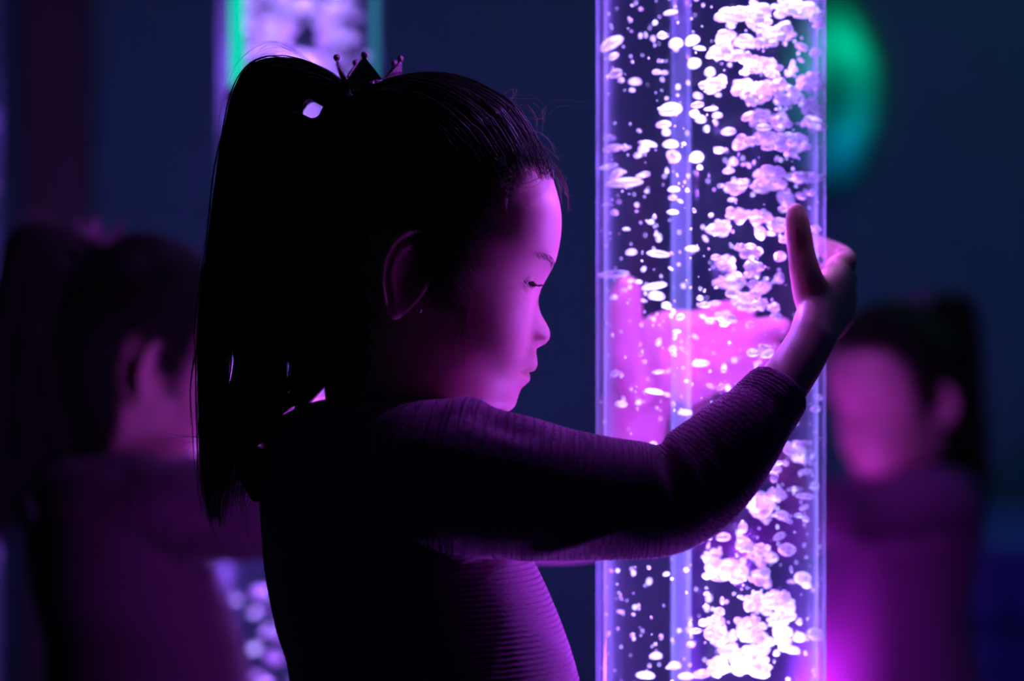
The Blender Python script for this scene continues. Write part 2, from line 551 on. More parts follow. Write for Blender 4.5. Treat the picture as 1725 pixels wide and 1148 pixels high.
def head_surface():
    V = SV[:, None] * np.ones((1, NR))
    F = np.interp(SV, fv, fu)[:, None]; B = np.interp(SV, bv, bu)[:, None]; K = np.interp(SV, kv, ku)[:, None]
    B = np.minimum(B, F)
    W = np.interp(SV, WV[:, 0], WV[:, 1])
    ker = np.hanning(17); ker /= ker.sum()
    Wp = np.convolve(np.pad(W, 8, mode='edge'), ker, 'valid')
    W = np.where(SV > 215, W, Wp)[:, None]
    mid = 0.5 * (B + K)
    um_face = 5.0
    k = sstep(-300, -235, SV)[:, None]
    um = mid * (1 - k) + um_face * k
    k2 = sstep(-40, 242, SV)[:, None]
    um = um * (1 - k2) + mid * k2
    c, s = np.cos(PHI)[None, :], np.sin(PHI)[None, :]
    nf = 2.25
    cc = np.abs(c) ** (2 / nf); ss = np.sign(s) * np.abs(s) ** (2 / nf)
    front = c >= 0
    U = np.where(front, um + (B - um) * cc, um - (um - K) * np.abs(c))
    Y = np.where(front, W * ss, W * s)
    # face features (only the front half)
    fm = sstep(0.0, 0.25, np.where(front, np.abs(c), 0))
    px_v = V
    v_tip = canon(926, 564)[1]; v_mouth = canon(900, 628)[1]; v_chin = canon(868, 680)[1]; v_nas = canon(909, 495)[1]
    sig = np.interp(SV, [v_chin - 20, v_chin, v_mouth - 12, v_mouth, v_mouth + 12, v_tip - 22, v_tip - 12, v_tip + 5, v_nas, v_nas + 60, 120],
                    [.018, .017, .0155, .0165, .0150, .0105, .0098, .0092, .0075, .020, .03])[:, None]
    U = U + fm * (F - B) * np.exp(-(Y / sig) ** 2 * 0.9)
    def g(y0, v0, sy, sv):
        return np.exp(-((np.abs(Y) - y0) / sy) ** 2 - ((px_v - v0) / sv) ** 2)
    # wings of the nose, cheeks, sockets, mouth corners
    U += fm * g(.0088, v_tip - 8, .0042, 11) * 10.0
    U -= fm * g(.0062, v_tip - 21, .0026, 4.0) * 7.0
    vc = canon(850, 600)[1]
    U += fm * g(.034, vc, .016, 55) * 6.0
    Y = Y * (1 + fm * g(.045, vc - 5, .02, 60) * 0.05)
    U -= fm * g(EYE_Y, EYE_V + 6, .0120, 24) * 4.0
    U += fm * g(.021, EYE_V + 42, .0150, 14) * 4.0
    U -= fm * g(.0165, v_mouth, .0045, 6) * 5.0
    U -= fm * g(.0, v_mouth - 2, .015, 2.6) * 4.0
    # lids over the eyeball and the opening between them
    dy = np.abs(Y) - EYE_Y
    dv = (V - EYE_V) / PM
    for_lid = np.clip((EYE_R + .0014) ** 2 - dy ** 2 - dv ** 2, 0, None)
    lid = EYE_CU + np.sqrt(for_lid) * PM
    isl = (for_lid > 0) & (fm > 0.2)
    sm = 0.5 * (U + lid + np.sqrt((U - lid) ** 2 + 9.0)) - 1.5 * np.exp(-np.abs(U - lid) / 3)
    U = np.where(isl, np.where(U - lid > 14, U, sm), U)
    hw = 0.0105
    q = np.clip(1 - (dy / hw) ** 2, 0, 1)
    up, lo = 0.0008 * q ** 0.6, -0.0040 * q ** 0.8
    op = sstep(0, .0007, np.minimum(up - dv, dv - lo)) * (q > 0) * (fm > 0.2)
    inner = EYE_CU + np.sqrt(np.clip((EYE_R - .0007) ** 2 - dy ** 2 - dv ** 2, 0, None)) * PM
    U = np.where(op > 0, U * (1 - op) + inner * op, U)
    # lips for colour
    lipm = sstep(0, 1, 1 - np.abs((V - v_mouth) / 17.0)) * sstep(0, .4, 1 - np.abs(Y) / .0175) * fm
    return U, Y, V, lipm


def ear(side):
    """outer ear: a cupped plate with a rolled rim, standing off the head"""
    nr_, nt_ = 26, 64
    h, w = 0.0275, 0.0145
    front_s, back_s = [], []
    for i in range(nr_ + 1):
        r = i / nr_
        for k in range(nt_):
            a = 2 * math.pi * k / nt_
            ca, sa = math.cos(a), math.sin(a)        # a=0 faces forward, pi/2 up
            wid = w * (1.0 + 0.16 * sa) * (0.90 if ca > 0 else 1.08)
            if sa < -0.3: wid *= 1 - 0.32 * (-sa - 0.3)
            x, z = r * wid * ca, r * h * sa
            rim = math.exp(-((r - 0.90) / 0.085) ** 2) * (0.35 + 0.65 * sstep(-0.75, -0.1, -ca + sa * 0.9)) * sstep(-1.0, -0.55, sa)
            anti = math.exp(-((r - 0.60) / 0.11) ** 2) * sstep(-0.1, 0.6, -ca) * 0.8
            conch = math.exp(-(((x - 0.001) / 0.0055) ** 2 + ((z + 0.003) / 0.0085) ** 2))
            trag = math.exp(-(((x - 0.0105) / 0.0030) ** 2 + ((z + 0.004) / 0.005) ** 2))
            lobe = math.exp(-(((x - 0.002) / 0.006) ** 2 + ((z + 0.021) / 0.006) ** 2))
            y = 0.0036 * rim + 0.0028 * anti - 0.0060 * conch + 0.0032 * trag + 0.0022 * lobe
            y += 0.55 * (-x + w * 0.9)               # plate flares away from the skull towards the back
            front_s.append((x, y, z))
            back_s.append((x * 0.97, y - 0.0034 * (1 - r ** 6) - 0.0012, z * 0.97))
    v = [(0, 0, 0)] * 0
    pts = front_s + back_s
    n0 = len(front_s)
    f = []
    for i in range(nr_):
        for k in range(nt_):
            k2 = (k + 1) % nt_
            f.append((i * nt_ + k, i * nt_ + k2, (i + 1) * nt_ + k2, (i + 1) * nt_ + k))
            f.append((n0 + i * nt_ + k2, n0 + i * nt_ + k, n0 + (i + 1) * nt_ + k, n0 + (i + 1) * nt_ + k2))
    for k in range(nt_):
        k2 = (k + 1) % nt_
        f.append((nr_ * nt_ + k, nr_ * nt_ + k2, n0 + nr_ * nt_ + k2, n0 + nr_ * nt_ + k))
    eu, ev = canon(697, 466)
    a = np.array(pts)
    tilt = math.radians(6)
    x = a[:, 0] * math.cos(tilt) + a[:, 2] * math.sin(tilt)
    z = -a[:, 0] * math.sin(tilt) + a[:, 2] * math.cos(tilt)
    out = uncanon(eu + x * PM, 0.0, ev + z * PM)
    out[:, 1] = side * (0.0610 + a[:, 1])
    if side < 0:
        f = [q[::-1] for q in f]
    return out, f


HU, HY, HV, HLIP = head_surface()
HW = uncanon(HU, 0.0, HV); HW[..., 1] = HY
nS = len(SV)
hidx = np.arange(nS * NR).reshape(nS, NR)
hq = np.stack([hidx[:-1], hidx[1:], np.roll(hidx, -1, 1)[1:], np.roll(hidx, -1, 1)[:-1]], -1).reshape(-1, 4)
head_v = HW.reshape(-1, 3)
head_f = [tuple(q) for q in hq] + [tuple(hidx[0])]
HO = Vector(uncanon(np.array(-10.0), 0.0, np.array(40.0)))          # middle of the skull
head_bvh = BVHTree.FromPolygons([Vector(p) for p in head_v], head_f)

# ------------------------------------------------------------------ the girl: body and dress
TY = 0.065
AD = TY - .050
TX, TR = (1197 - 862.5) * (D0 + TY) / FPX, 0.0678 * (D0 + TY) / D0                                               # tube axis and radius


def on_tube(alpha, py, rad):
    a = math.radians(alpha)
    y = TY - rad * math.cos(a)
    x = TX + rad * math.sin(a)
    return (x, y, ZC + (574 - py) * (D0 + y) / FPX)


def rad_dir(alpha):
    a = math.radians(alpha)
    return (math.sin(a), -math.cos(a), 0)


def row(px, py, y, a, b):
    if px > 720 and abs(y) > .03 or px > 1300:       # the arms reach back with the tube
        y += AD * min(1, max(0, (px - 780) / 250))
    p = P(px, py, y)
    k = (D0 + y) / FPX
    return (p.x, p.y, p.z, b, a * k)           # ref is +Y: first radius is the depth one


TORSO = [  # py, centre px, half width px, half depth m, depth centre
    (668, 672, 96, .042, 0), (682, 652, 140, .066, 0), (712, 646, 182, .083, 0), (760, 658, 208, .094, 0), (830, 650, 211, .096, 0), (900, 659, 217, .094, 0), (960, 677, 230, .092, 0),
    (1050, 705, 241, .093, 0), (1148, 733, 244, .097, 0), (1300, 742, 268, .108, 0), (1500, 738, 318, .125, 0), (1700, 734, 365, .142, 0), (1790, 734, 378, .147, 0)]


def torso_rows(shrink, lo=None):
    r = []
    for py, cx, a, b, yc in TORSO:
        if lo and py > lo: break
        p = P(cx, py, yc)
        r.append((p.x, p.y, p.z, b - shrink, a / PM - shrink))
    return r


ARM = [  # near arm: px, py, depth, radius px (in the picture), depth radius m
    (640, 800, -.056, 105, .045), (735, 800, -.074, 128, .045), (850, 819, -.082, 126, .042), (950, 834, -.086, 112, .039), (1050, 842, -.086, 102, .036),
    (1115, 841, -.085, 97, .034), (1165, 815, -.083, 93, .033), (1205, 779, -.079, 87, .031), (1245, 737, -.073, 76, .028), (1280, 697, -.064, 62, .024), (1303, 668, -.058, 54, .021)]
SKIN_ARM = [(1090, 845, -.084, 70, .024), (1165, 815, -.082, 72, .025), (1245, 737, -.072, 64, .023), (1303, 668, -.058, 47, .0175), (1340, 618, -.046, 42, .0150), (1366, 574, -.0345, 40, .0135)]
FAR = [  # far arm, hidden behind the near one until it comes up behind the tube
    (700, 800, .060, 95, .044), (800, 830, .090, 100, .040), (900, 864, .130, 88, .036), (985, 868, .165, 80, .034), (1040, 850, .180, 74, .030), (1062, 805, .176, 68, .026), (1066, 775, .168, 60, .022)]
FAR_SKIN = [(985, 868, .165, 60, .024), (1040, 850, .180, 58, .023), (1060, 805, .176, 54, .021), (1066, 768, .166, 54, .018), (1068, 715, .154, 56, .0155), (1074, 676, .146, 60, .0135)]


def build_body():
    mb = MB()
    mb.add(*loft(torso_rows(.006, 1500), 6, 48, axis=(0, 0, -1)))
    mb.add(*loft([row(*p) for p in SKIN_ARM], 8, 32))
    mb.add(*loft([row(*p) for p in FAR_SKIN], 8, 32))
    up = []
    for p in ARM[:7]:
        up.append(row(p[0], p[1], p[2], p[3] * .78, p[4] * .78))
    mb.add(*loft(up, 6, 32))
    mb.add(*loft([row(p[0], p[1], p[2], p[3] * .78, p[4] * .78) for p in FAR[:5]], 6, 32))
    # near hand: palm bent round the tube, fingers on behind it
    w = P(1366, 574, -.0345 + AD)
    def prow(alpha, py, rad, thick, wide):
        return (*on_tube(alpha, py, rad), thick, wide, *rad_dir(alpha))
    palm = [(w.x, w.y, w.z, .0130, .0145, *rad_dir(31)), prow(42, 540, .0885, .0130, .0175), prow(56, 514, .0825, .0125, .0215), prow(68, 500, .0805, .0115, .0225), prow(80, 494, .0795, .0095, .0210), prow(88, 490, .079, .008, .018)]
    mb.add(*loft(palm, 8, 32))
    for y0, py0, spread, ln, r in ((70, 452, -1.15, 52, .0068), (72, 481, -.75, 58, .0070), (72, 511, -.45, 55, .0068), (70, 538, -.15, 44, .0060)):
        fr = []
        for k, s in enumerate((0, .18, .36, .55, .74, .9, 1.0)):
            al = y0 + ln * s
            rr = r * (1.05, 1.12, 1.0, 1.03, .92, .86, .72)[k]
            fr.append((*on_tube(al, py0 + spread * 40 * s, TR + r * 1.12 + (.0045 * math.sin(math.pi * min(1, s * 1.6)) if s < .63 else 0)), rr, rr, *rad_dir(al)))
        mb.add(*loft(fr, 6, 20))
    # thumb, up along the front of the tube
    th = []
    for px, py, rad, r in ((1384, 535, .086, .0125), (1368, 497, .0835, .0118), (1357, 460, .0805, .0098), (1350, 425, .0785, .0086), (1345, 392, .0772, .0082), (1342, 366, .0764, .0072), (1341, 357, .0762, .0060)):
        # solve the angle that lands on that picture column
        best = min((abs((on_tube(a / 4, py, rad)[0]) * FPX / (D0 + on_tube(a / 4, py, rad)[1]) + 862.5 - px), a / 4) for a in range(60, 330))[1]
        th.append((*on_tube(best, py, rad), r * .92, r, *rad_dir(best)))
    mb.add(*loft(th, 8, 24))
    # far hand pressed against the back of the tube
    B = 180
    def bt(px, py, rad):
        best = min((abs((on_tube(a / 4, py, rad)[0]) * FPX / (D0 + on_tube(a / 4, py, rad)[1]) + 862.5 - px), a / 4) for a in range(4 * 110, 4 * 262))[1]
        return best
    def brow(px, py, rad, a, b):
        al = bt(px, py, rad)
        return (*on_tube(al, py, rad), a, b, *rad_dir(al))
    wp = P(1074, 676, .146 + AD)
    palm = [(wp.x, wp.y, wp.z, .0130, .0215, 0, 1, 0), brow(1090, 640, .0880, .0135, .0290), brow(1122, 612, .0840, .0130, .0330), brow(1155, 602, .0825, .0115, .0320), brow(1186, 596, .082, .0095, .0285)]
    mb.add(*loft(palm, 8, 32))
    for px0, py0, px1, py1, r in ((1152, 556, 1262, 516, .0092), (1178, 580, 1318, 552, .0096), (1178, 610, 1312, 596, .0094), (1166, 640, 1280, 640, .0086)):
        fr = []
        for k, s in enumerate((0, .2, .4, .6, .8, .93, 1.0)):
            rr = r * (1.05, 1.1, 1.0, 1.02, .93, .85, .7)[k]
            fr.append(brow(px0 + (px1 - px0) * s, py0 + (py1 - py0) * s, TR + r * 1.1, rr, rr))
        mb.add(*loft(fr, 6, 20))
    mb.add(*loft([brow(1080, 655, .086, .0140, .0170), brow(1058, 605, .0835, .0130, .0160), brow(1050, 560, .0825, .0115, .0140), brow(1052, 515, .0815, .0105, .0130), brow(1056, 488, .0810, .0090, .0105)], 8, 24))
    # legs and feet
    for sy in (-1, 1):
        x0 = TORSO[-1][1]
        cx = P(x0 - 10, 1500).x
        lg = [(cx, sy * .050, .50, .050, .055), (cx + .004, sy * .050, .38, .046, .050), (cx + .008, sy * .048, .27, .036, .038), (cx + .002, sy * .047, .18, .035, .039), (cx - .006, sy * .046, .08, .023, .025), (cx - .008, sy * .046, .035, .024, .028)]
        mb.add(*loft(lg, 6, 28))
        ft = [(cx - .030, sy * .046, .026, .020, .024), (cx, sy * .048, .026, .024, .026), (cx + .045, sy * .052, .020, .027, .018), (cx + .085, sy * .055, .014, .025, .013)]
        mb.add(*loft(ft, 6, 24))
    me = remesh(mb.v, mb.f, 0.0017, 5, 'body')
    # head, neck and ears join the same mesh
    bm = bmesh.new()
    bm.from_mesh(me)
    lay = bm.verts.layers.float.new('lip')
    lips = HLIP.ravel()
    vs = [bm.verts.new(p) for p in head_v]
    for i, vv in enumerate(vs): vv[lay] = float(lips[i])
    for q in head_f:
        try: bm.faces.new([vs[i] for i in q])
        except ValueError: pass
    for sd in (-1, 1):
        ev, ef = ear(sd)
        es = [bm.verts.new(p) for p in ev]
        for q in ef:
            try: bm.faces.new([es[i] for i in q])
            except ValueError: pass
    bm.normal_update()
    me2 = bpy.data.meshes.new('body')
    bm.to_mesh(me2); bm.free()
    me2.polygons.foreach_set('use_smooth', [True] * len(me2.polygons))
    bpy.data.meshes.remove(me)
    return me2


def build_dress():
    mb = MB()
    mb.add(*loft(torso_rows(0), 8, 96, round_ends=(0.4, 0.05), axis=(0, 0, -1)))
    a = [row(*p) for p in ARM]
    mb.add(*loft(a, 8, 48, round_ends=(1, 0.1)))
    fa = [row(*p) for p in FAR]
    mb.add(*loft(fa, 8, 48, round_ends=(1, 0.1)))
    # rolled, slightly ruffled cuff
    c = [row(1283, 693, -.0635, 63, .0245), row(1300, 672, -.0585, 59, .0230), row(1310, 659, -.0555, 58, .0225)]
    mb.add(*loft(c, 6, 48, round_ends=(0.1, 0.1)))
    me = remesh(mb.v, mb.f, 0.0021, 10, 'dress')
    v = get_v(me)
    arms = []
    for R_, rr in ((ARM, a), (FAR, fa)):
        d = catmull(np.array(rr), 8)
        s = np.r_[0, np.cumsum(np.linalg.norm(np.diff(d[:, :3], axis=0), axis=1))]
        arms.append((d, s))
    tr = catmull(np.array(torso_rows(0)), 8)
    zt = tr[:, 2]
    o = np.argsort(zt)
    cx = np.interp(v[:, 2], zt[o], tr[o, 0]); bx = np.interp(v[:, 2], zt[o], tr[o, 4]); by = np.interp(v[:, 2], zt[o], tr[o, 3])
    best = np.hypot((v[:, 0] - cx) / bx, v[:, 1] / by) - .02
    best[v[:, 2] > zt.max()] = 3
    rib = v[:, 2].copy()
    for d, s in arms:
        bd = np.full(len(v), 1e9); bp = np.zeros(len(v))
        for i in range(len(d) - 1):
            p0, p1 = d[i, :3], d[i + 1, :3]
            ab = p1 - p0
            t = np.clip(((v - p0) @ ab) / (ab @ ab), 0, 1)
            q = v - p0 - t[:, None] * ab
            dist = np.sqrt((q[:, 1] / d[i, 3]) ** 2 + (q[:, 0] ** 2 + q[:, 2] ** 2) / d[i, 4] ** 2)
            m = dist < bd
            bd[m] = dist[m]; bp[m] = (s[i] + t * np.linalg.norm(ab))[m]
        m = np.abs(bd - 1) < np.abs(best - 1) - .0
        rib[m] = bp[m]
        best = np.where(m, bd, best)
    # gentle cloth folds around the elbow and shoulder
    nrm = np.empty(len(v) * 3); me.vertices.foreach_get('normal', nrm); nrm = nrm.reshape(-1, 3)
    px, py = world_to_px(v)
    fold = np.zeros(len(v))
    for (fx, fy, dx, dy, ln, wd, amp) in ((850, 705, 60, 20, 55, 16, -.0035), (800, 672, 40, -8, 50, 12, .0035), (930, 900, 80, -25, 90, 12, .0022), (820, 930, 80, -18, 70, 10, -.0026), (1110, 775, 12, 40, 60, 12, -.005), (1150, 790, 20, 40, 60, 10, .002), (1190, 760, 20, 38, 50, 10, -.0015)):
        l = math.hypot(dx, dy); ux, uy = dx / l, dy / l
        s1 = (px - fx) * ux + (py - fy) * uy
        s2 = -(px - fx) * uy + (py - fy) * ux
        fold += amp * np.exp(-(s1 / ln) ** 2 - (s2 / wd) ** 2) * (v[:, 1] < .02)
    set_v(me, v + nrm * fold[:, None])
    at = me.attributes.new('rib', 'FLOAT', 'POINT')
    at.data.foreach_set('value', rib.astype(np.float32))
    return me


HAIRLINE = [(985, 282), (925, 282), (880, 296), (838, 340), (806, 408), (782, 470), (764, 515), (750, 480), (742, 395), (690, 366), (646, 400), (632, 480), (640, 560), (640, 620), (610, 720), (300, 720), (300, 20), (985, 20)]
TIE = Vector(uncanon(np.array(canon(583, 178)[0]), 0.0, np.array(canon(583, 178)[1])))


def build_hair_cap():
    px, py = world_to_px(head_v)
    ins = inpoly(px, py, HAIRLINE)
    d = np.where(ins, polydist(px, py, HAIRLINE), 0)
    ragged = 9 + 8 * np.sin(py * .31 + np.sin(px * .17) * 2) + 5 * np.sin(px * .53 + head_v[:, 1] * 900)
    ins = ins & (d > ragged); d = np.maximum(d - ragged, 0)
    off = (.0003 + .0030 * sstep(0, 110, d))
    nm = head_v - np.array(HO)
    nm /= np.linalg.norm(nm, axis=1)[:, None]
    v = head_v + nm * off[:, None]
    keep = np.zeros(len(head_v), int) - 1
    used = [q for q in head_f if all(ins[i] for i in q)]
    ids = sorted({i for q in used for i in q})
    for n, i in enumerate(ids): keep[i] = n
    return v[ids], [tuple(keep[i] for i in q) for q in used]


def baby_hair(n):
    """short fine hairs along the hairline, combed back"""
    px, py = world_to_px(head_v)
    d = polydist(px, py, HAIRLINE)
    cand = np.where((d < 26) & (px > 640) & (py < 560))[0]
    tdir = (TIE - HO).normalized()
    out = []
    for r in rng.choice(cand, n):
        rd = (Vector(head_v[r]) - HO).normalized()
        ang = rd.angle(tdir)
        ax = rd.cross(tdir).normalized()
        ln = random.uniform(.12, .42); wob = random.uniform(-.07, .07)
        pts = []
        for k in range(9):
            q = k / 8
            dr = Matrix.Rotation(min(ang, ln) * q, 3, ax) @ rd
            dr = (dr + ax * wob * q * q).normalized()
            loc = head_bvh.ray_cast(HO, dr)[0] or Vector(head_v[r])
            pts.append(tuple(loc + dr * (.0002 + .0045 * q)))
        out.append(pts)
    return np.array(out)


def head_strands(n):
    px, py = world_to_px(head_v)
    ins = np.where(inpoly(px, py, HAIRLINE))[0]
    d = polydist(px[ins], py[ins], HAIRLINE)
    near = ins[d < 26]
    roots = np.r_[rng.choice(ins, n // 2), rng.choice(near, n - n // 2)]
    out = []
    tdir = (TIE - HO).normalized()
    for r in roots:
        p = Vector(head_v[r])
        rd = (p - HO).normalized()
        ang = rd.angle(tdir)
        if ang < 0.12: continue
        lift = random.uniform(.0045, .0078)
        wob = random.uniform(-.03, .03)
        ax = rd.cross(tdir).normalized()
        pts = []
        m = 18
        for k in range(m):
            s = k / (m - 1)
            dr = Matrix.Rotation(ang * s, 3, ax) @ rd
            dr = (dr + ax * wob * math.sin(math.pi * s)).normalized()
            loc = head_bvh.ray_cast(HO, dr)[0]
            if loc is None: loc = p
            h = lift * min(1, .03 + s * 4) + .0010 * math.sin(s * 9 + wob * 300)
            pts.append(loc + dr * h)
        out.append(np.array([tuple(q) for q in pts]))
    return np.array(out[:n])


ENV = np.array([  # ponytail envelope: outer edge, inner edge
    (590, 150, 598, 205), (572, 134, 574, 222), (528, 112, 540, 244), (470, 96, 506, 272), (415, 118, 496, 300), (388, 195, 497, 345), (370, 300, 503, 420), (358, 400, 540, 500), (347, 490, 572, 580), (341, 570, 552, 652),
    (337, 650, 488, 712), (334, 740, 447, 760), (334, 820, 424, 820), (356, 885, 398, 895)], float)
GAPS = [(527, 186, 22, 21, 35), (389, 620, 10, 44, -6), (486, 622, 9, 26, 0), (486, 697, 24, 7, 35), (434, 765, 10, 22, -22), (404, 866, 8, 36, 15), (358, 800, 3, 40, 4), (412, 690, 3, 30, -10)]


def pony_strands(n):
    out = []
    st = np.arange(len(ENV))
    for i in range(n):
        q = rng.uniform(0, 1)
        end = len(ENV) - 1 - abs(rng.normal(0, 1.3)) - (1.6 * rng.uniform(0, 1) if q > .6 else 0)
        s = np.linspace(0, max(6, end), 72)
        ph, ph2 = rng.uniform(0, 6.28, 2)
        am = rng.uniform(.02, .16)
        qq = np.clip(q + am * np.sin(s * .55 + ph) * np.minimum(1, s / 4), 0.0, 1.0)
        # locks gather towards the tips
        lock = (np.floor(q * 5) + .5) / 5
        k = sstep(7.5, 12.5, s) * .62
        qq = qq * (1 - k) + lock * k
        e = np.stack([np.interp(s, st, ENV[:, c]) for c in range(4)], 1)
        ker = np.hanning(15); ker /= ker.sum()
        for c in range(4):
            e[:, c] = np.convolve(np.pad(e[:, c], 7, mode='reflect', reflect_type='odd'), ker, 'valid')
        x = e[:, 0] + (e[:, 2] - e[:, 0]) * qq
        y = e[:, 1] + (e[:, 3] - e[:, 1]) * qq
        if rng.random() < .28:                      # strays that leave the tail
            g = np.maximum(0, s - rng.uniform(1, 9)); am2 = rng.normal(0, 8.0)
            x = x + am2 * np.sin(np.minimum(g * .6, 2.2)) - 2.0 * np.minimum(g, 2) * (q < .3)
            y = y - abs(rng.normal(0, 4)) * np.exp(-((s - 2) / 1.4) ** 2)
        x = x + 3.5 * np.sin(s * 1.15 + 5 * q) * np.minimum(1, s / 6)
        for (gx, gy, rx, ry, an) in GAPS:
            a = math.radians(an)
            dx = (x - gx) * math.cos(a) - (y - gy) * math.sin(a); dy = (x - gx) * math.sin(a) + (y - gy) * math.cos(a)
            r = np.hypot(dx / rx, dy / ry)
            side = 1.0 if np.mean(dx[np.argsort(r)[:3]]) >= 0 else -1.0
            if rx >= ry:
                side = 1.0 if np.mean(dy[np.argsort(r)[:3]]) >= 0 else -1.0
                push = np.where(np.abs(dx) < rx * 1.6, np.exp(-(dx / (rx * .85)) ** 4) * np.clip(ry * np.sqrt(np.clip(1.25 - (dx / rx) ** 2, 0, None)) - side * dy, 0, None) * side, 0)
                dy = dy + push
            else:
                push = np.where(np.abs(dy) < ry * 1.6, np.exp(-(dy / (ry * .85)) ** 4) * np.clip(rx * np.sqrt(np.clip(1.25 - (dy / ry) ** 2, 0, None)) - side * dx, 0, None) * side, 0)
                dx = dx + push
            x = gx + dx * math.cos(a) + dy * math.sin(a)
            y = gy - dx * math.sin(a) + dy * math.cos(a)
        dep = rng.normal(0, 1) * .011 * np.minimum(1, .35 + s / 5) + .004 * np.sin(s * .7 + ph2)
        out.append(np.stack([(x - 862.5) / PM, dep, ZC + (574 - y) / PM], 1))
    return np.array(out)


WISPS = [[(375, 580), (345, 598), (308, 607)], [(372, 596), (335, 606), (318, 600)], [(395, 712), (330, 736), (274, 726)], [(390, 722), (335, 735), (285, 733)], [(380, 760), (330, 790), (280, 796)], [(400, 700), (350, 716), (322, 735)],
         [(545, 122), (470, 72), (415, 78)], [(540, 118), (470, 66), (400, 108), (376, 175)], [(530, 115), (455, 80), (405, 130)], [(520, 108), (450, 90), (396, 140), (374, 170)], [(500, 105), (440, 96), (400, 130)], [(420, 130), (385, 180), (378, 280), (366, 330)],
         [(380, 250), (362, 330), (350, 420), (334, 500)], [(362, 380), (340, 460), (330, 545)], [(350, 470), (330, 490), (318, 530)], [(420, 880), (400, 905), (372, 903)], [(350, 860), (372, 905), (392, 912)], [(430, 800), (410, 850), (408, 905)],
         [(850, 225), (920, 255), (950, 305), (962, 348)], [(865, 238), (925, 268), (955, 318), (958, 360)], [(840, 240), (915, 275), (948, 310), (965, 335)], [(855, 262), (910, 272), (940, 292), (952, 330)], [(825, 262), (890, 262), (935, 290), (949, 345)],
         [(800, 170), (870, 165), (915, 180), (917, 232)], [(820, 180), (880, 180), (905, 200), (900, 235)], [(840, 190), (905, 205), (935, 178), (992, 174)], [(815, 180), (868, 150), (860, 190)], [(860, 212), (912, 225), (945, 268)], [(880, 300), (840, 320), (790, 325)], [(905, 296), (850, 308), (800, 335)], [(925, 300), (880, 322), (830, 318)],
         [(842, 380), (818, 410), (800, 470), (785, 560)], [(845, 372), (812, 425), (795, 500), (790, 590)], [(820, 400), (792, 470), (775, 540), (778, 620)], [(800, 420), (780, 500), (772, 600)], [(650, 180), (640, 125), (655, 118)], [(690, 140), (720, 122), (760, 132)], [(470, 690), (500, 680), (512, 690)], [(440, 800), (420, 870), (430, 930)], [(700, 560), (690, 610), (705, 660)]]


def build_wisps():
    out = []
    for w in WISPS:
        face = w[0][0] > 600
        for k in range(3):
            j = rng.normal(0, 5, (len(w), 2)); j[0] *= .4
            d0 = rng.uniform(-.02, .02) if not face else 0
            c = catmull(np.array(w, float) + j, 8)
            c = resample(c, 22)
            q = []
            for a in c:
                y = d0
                if face:
                    # keep the near-side wisps just off the head, the top ones on the parting
                    if w[0][1] >= 295 and w[0][0] > 690:
                        hit = head_bvh.ray_cast(P(a[0], a[1], -.4), Vector((0, 1, 0)))[0]
                        y = (hit.y - .0035) if hit is not None else -.03
                    else:
                        y = rng.normal(0, .0004) - .012 * (k - 1)
                q.append(((a[0] - 862.5) / PM, y, ZC + (574 - a[1]) / PM))
            out.append(q)
    return np.array(out)


def build_lashes(sd0):
    out = []
    for sd in (sd0,):
        for k in range(26):
            t = k / 25 * 2 - 1
            dy = t * .0102
            dv = .0008 * max(0, 1 - t * t) ** .6 + .0003
            r = EYE_R + .0016
            u0 = EYE_CU + math.sqrt(max(0, r * r - dy * dy - dv * dv)) * PM
            y0 = sd * (EYE_Y + dy)
            v0 = EYE_V + dv * PM
            ln = random.uniform(15, 21)
            pts = []
            for j in range(9):
                s = j / 8
                pts.append(uncanon(np.array(u0 + ln * s * .95), 0.0, np.array(v0 - 7 * math.sin(s * 2.4) + 3.0 * s * s)) + np.array((0, y0 + sd * t * .002 * s + sd * .0012 * s, 0)))
            out.append(pts)
    return np.array(out)


def build_brow(sd):
    out = []
    for k in range(70):
        t = random.random()
        y = sd * (.010 + .027 * t)
        v0 = EYE_V + 33 + 12 * math.sin(t * 2.2) + random.uniform(-4, 4)
        pts = []
        for j in range(6):
            s = j / 5
            yy = y + sd * .006 * s
            vv = v0 + 5 * s
            # find the face at that spot
            o = Vector(uncanon(np.array(330.0), 0.0, np.array(vv))); o.y = yy
            dr = Vector((-CT, 0, ST))
            h = head_bvh.ray_cast(o, dr)[0]
            if h is None: h = o + dr * .04
            pts.append(tuple(h - dr * (.0004 + .0008 * s)))
        out.append(pts)
    return np.array(out)


def offset(me, root):
    v = get_v(me)
    set_v(me, v - np.array(root))
    return me


ROOT = (P(715, 1500).x, 0.0, 0.0)
parts = {}


def reg(name, me, mat, label=None):
    offset(me, ROOT)
    me.materials.clear(); me.materials.append(mat)
    parts.setdefault(name, []).append((me, label))


reg('body', build_body(), M['skin'])
reg('dress', build_dress(), M['knit'], 'long-sleeved pink ribbed knit dress')
cv, cf = build_hair_cap()
cap = mesh_from('hair', cv, cf)
hs = strands(head_strands(5200), rng.uniform(.00010, .00030, 5200)[:, None], .3, 'hair')
bmx = bmesh.new(); bmx.from_mesh(cap); bmx.from_mesh(hs); bmx.from_mesh(strands(baby_hair(2200), rng.uniform(.00006, .00015, 2200), .3, 'baby')); nfa = len(bmx.faces); bmx.from_mesh(strands(build_wisps(), .00011, .4, 'wisps')); cap2 = bpy.data.meshes.new('hair'); bmx.to_mesh(cap2); bmx.free()
cap2.polygons.foreach_set('use_smooth', [True] * len(cap2.polygons))
reg('hair', cap2, M['hair'], 'dark hair pulled back tight')
cap2.materials.append(M['wisp'])
mi = np.zeros(len(cap2.polygons), np.int32); mi[nfa:] = 1
cap2.polygons.foreach_set('material_index', mi)
ps = pony_strands(1600)
pony = strands(ps, rng.uniform(.0003, .00085, len(ps)), .12, 'ponytail')
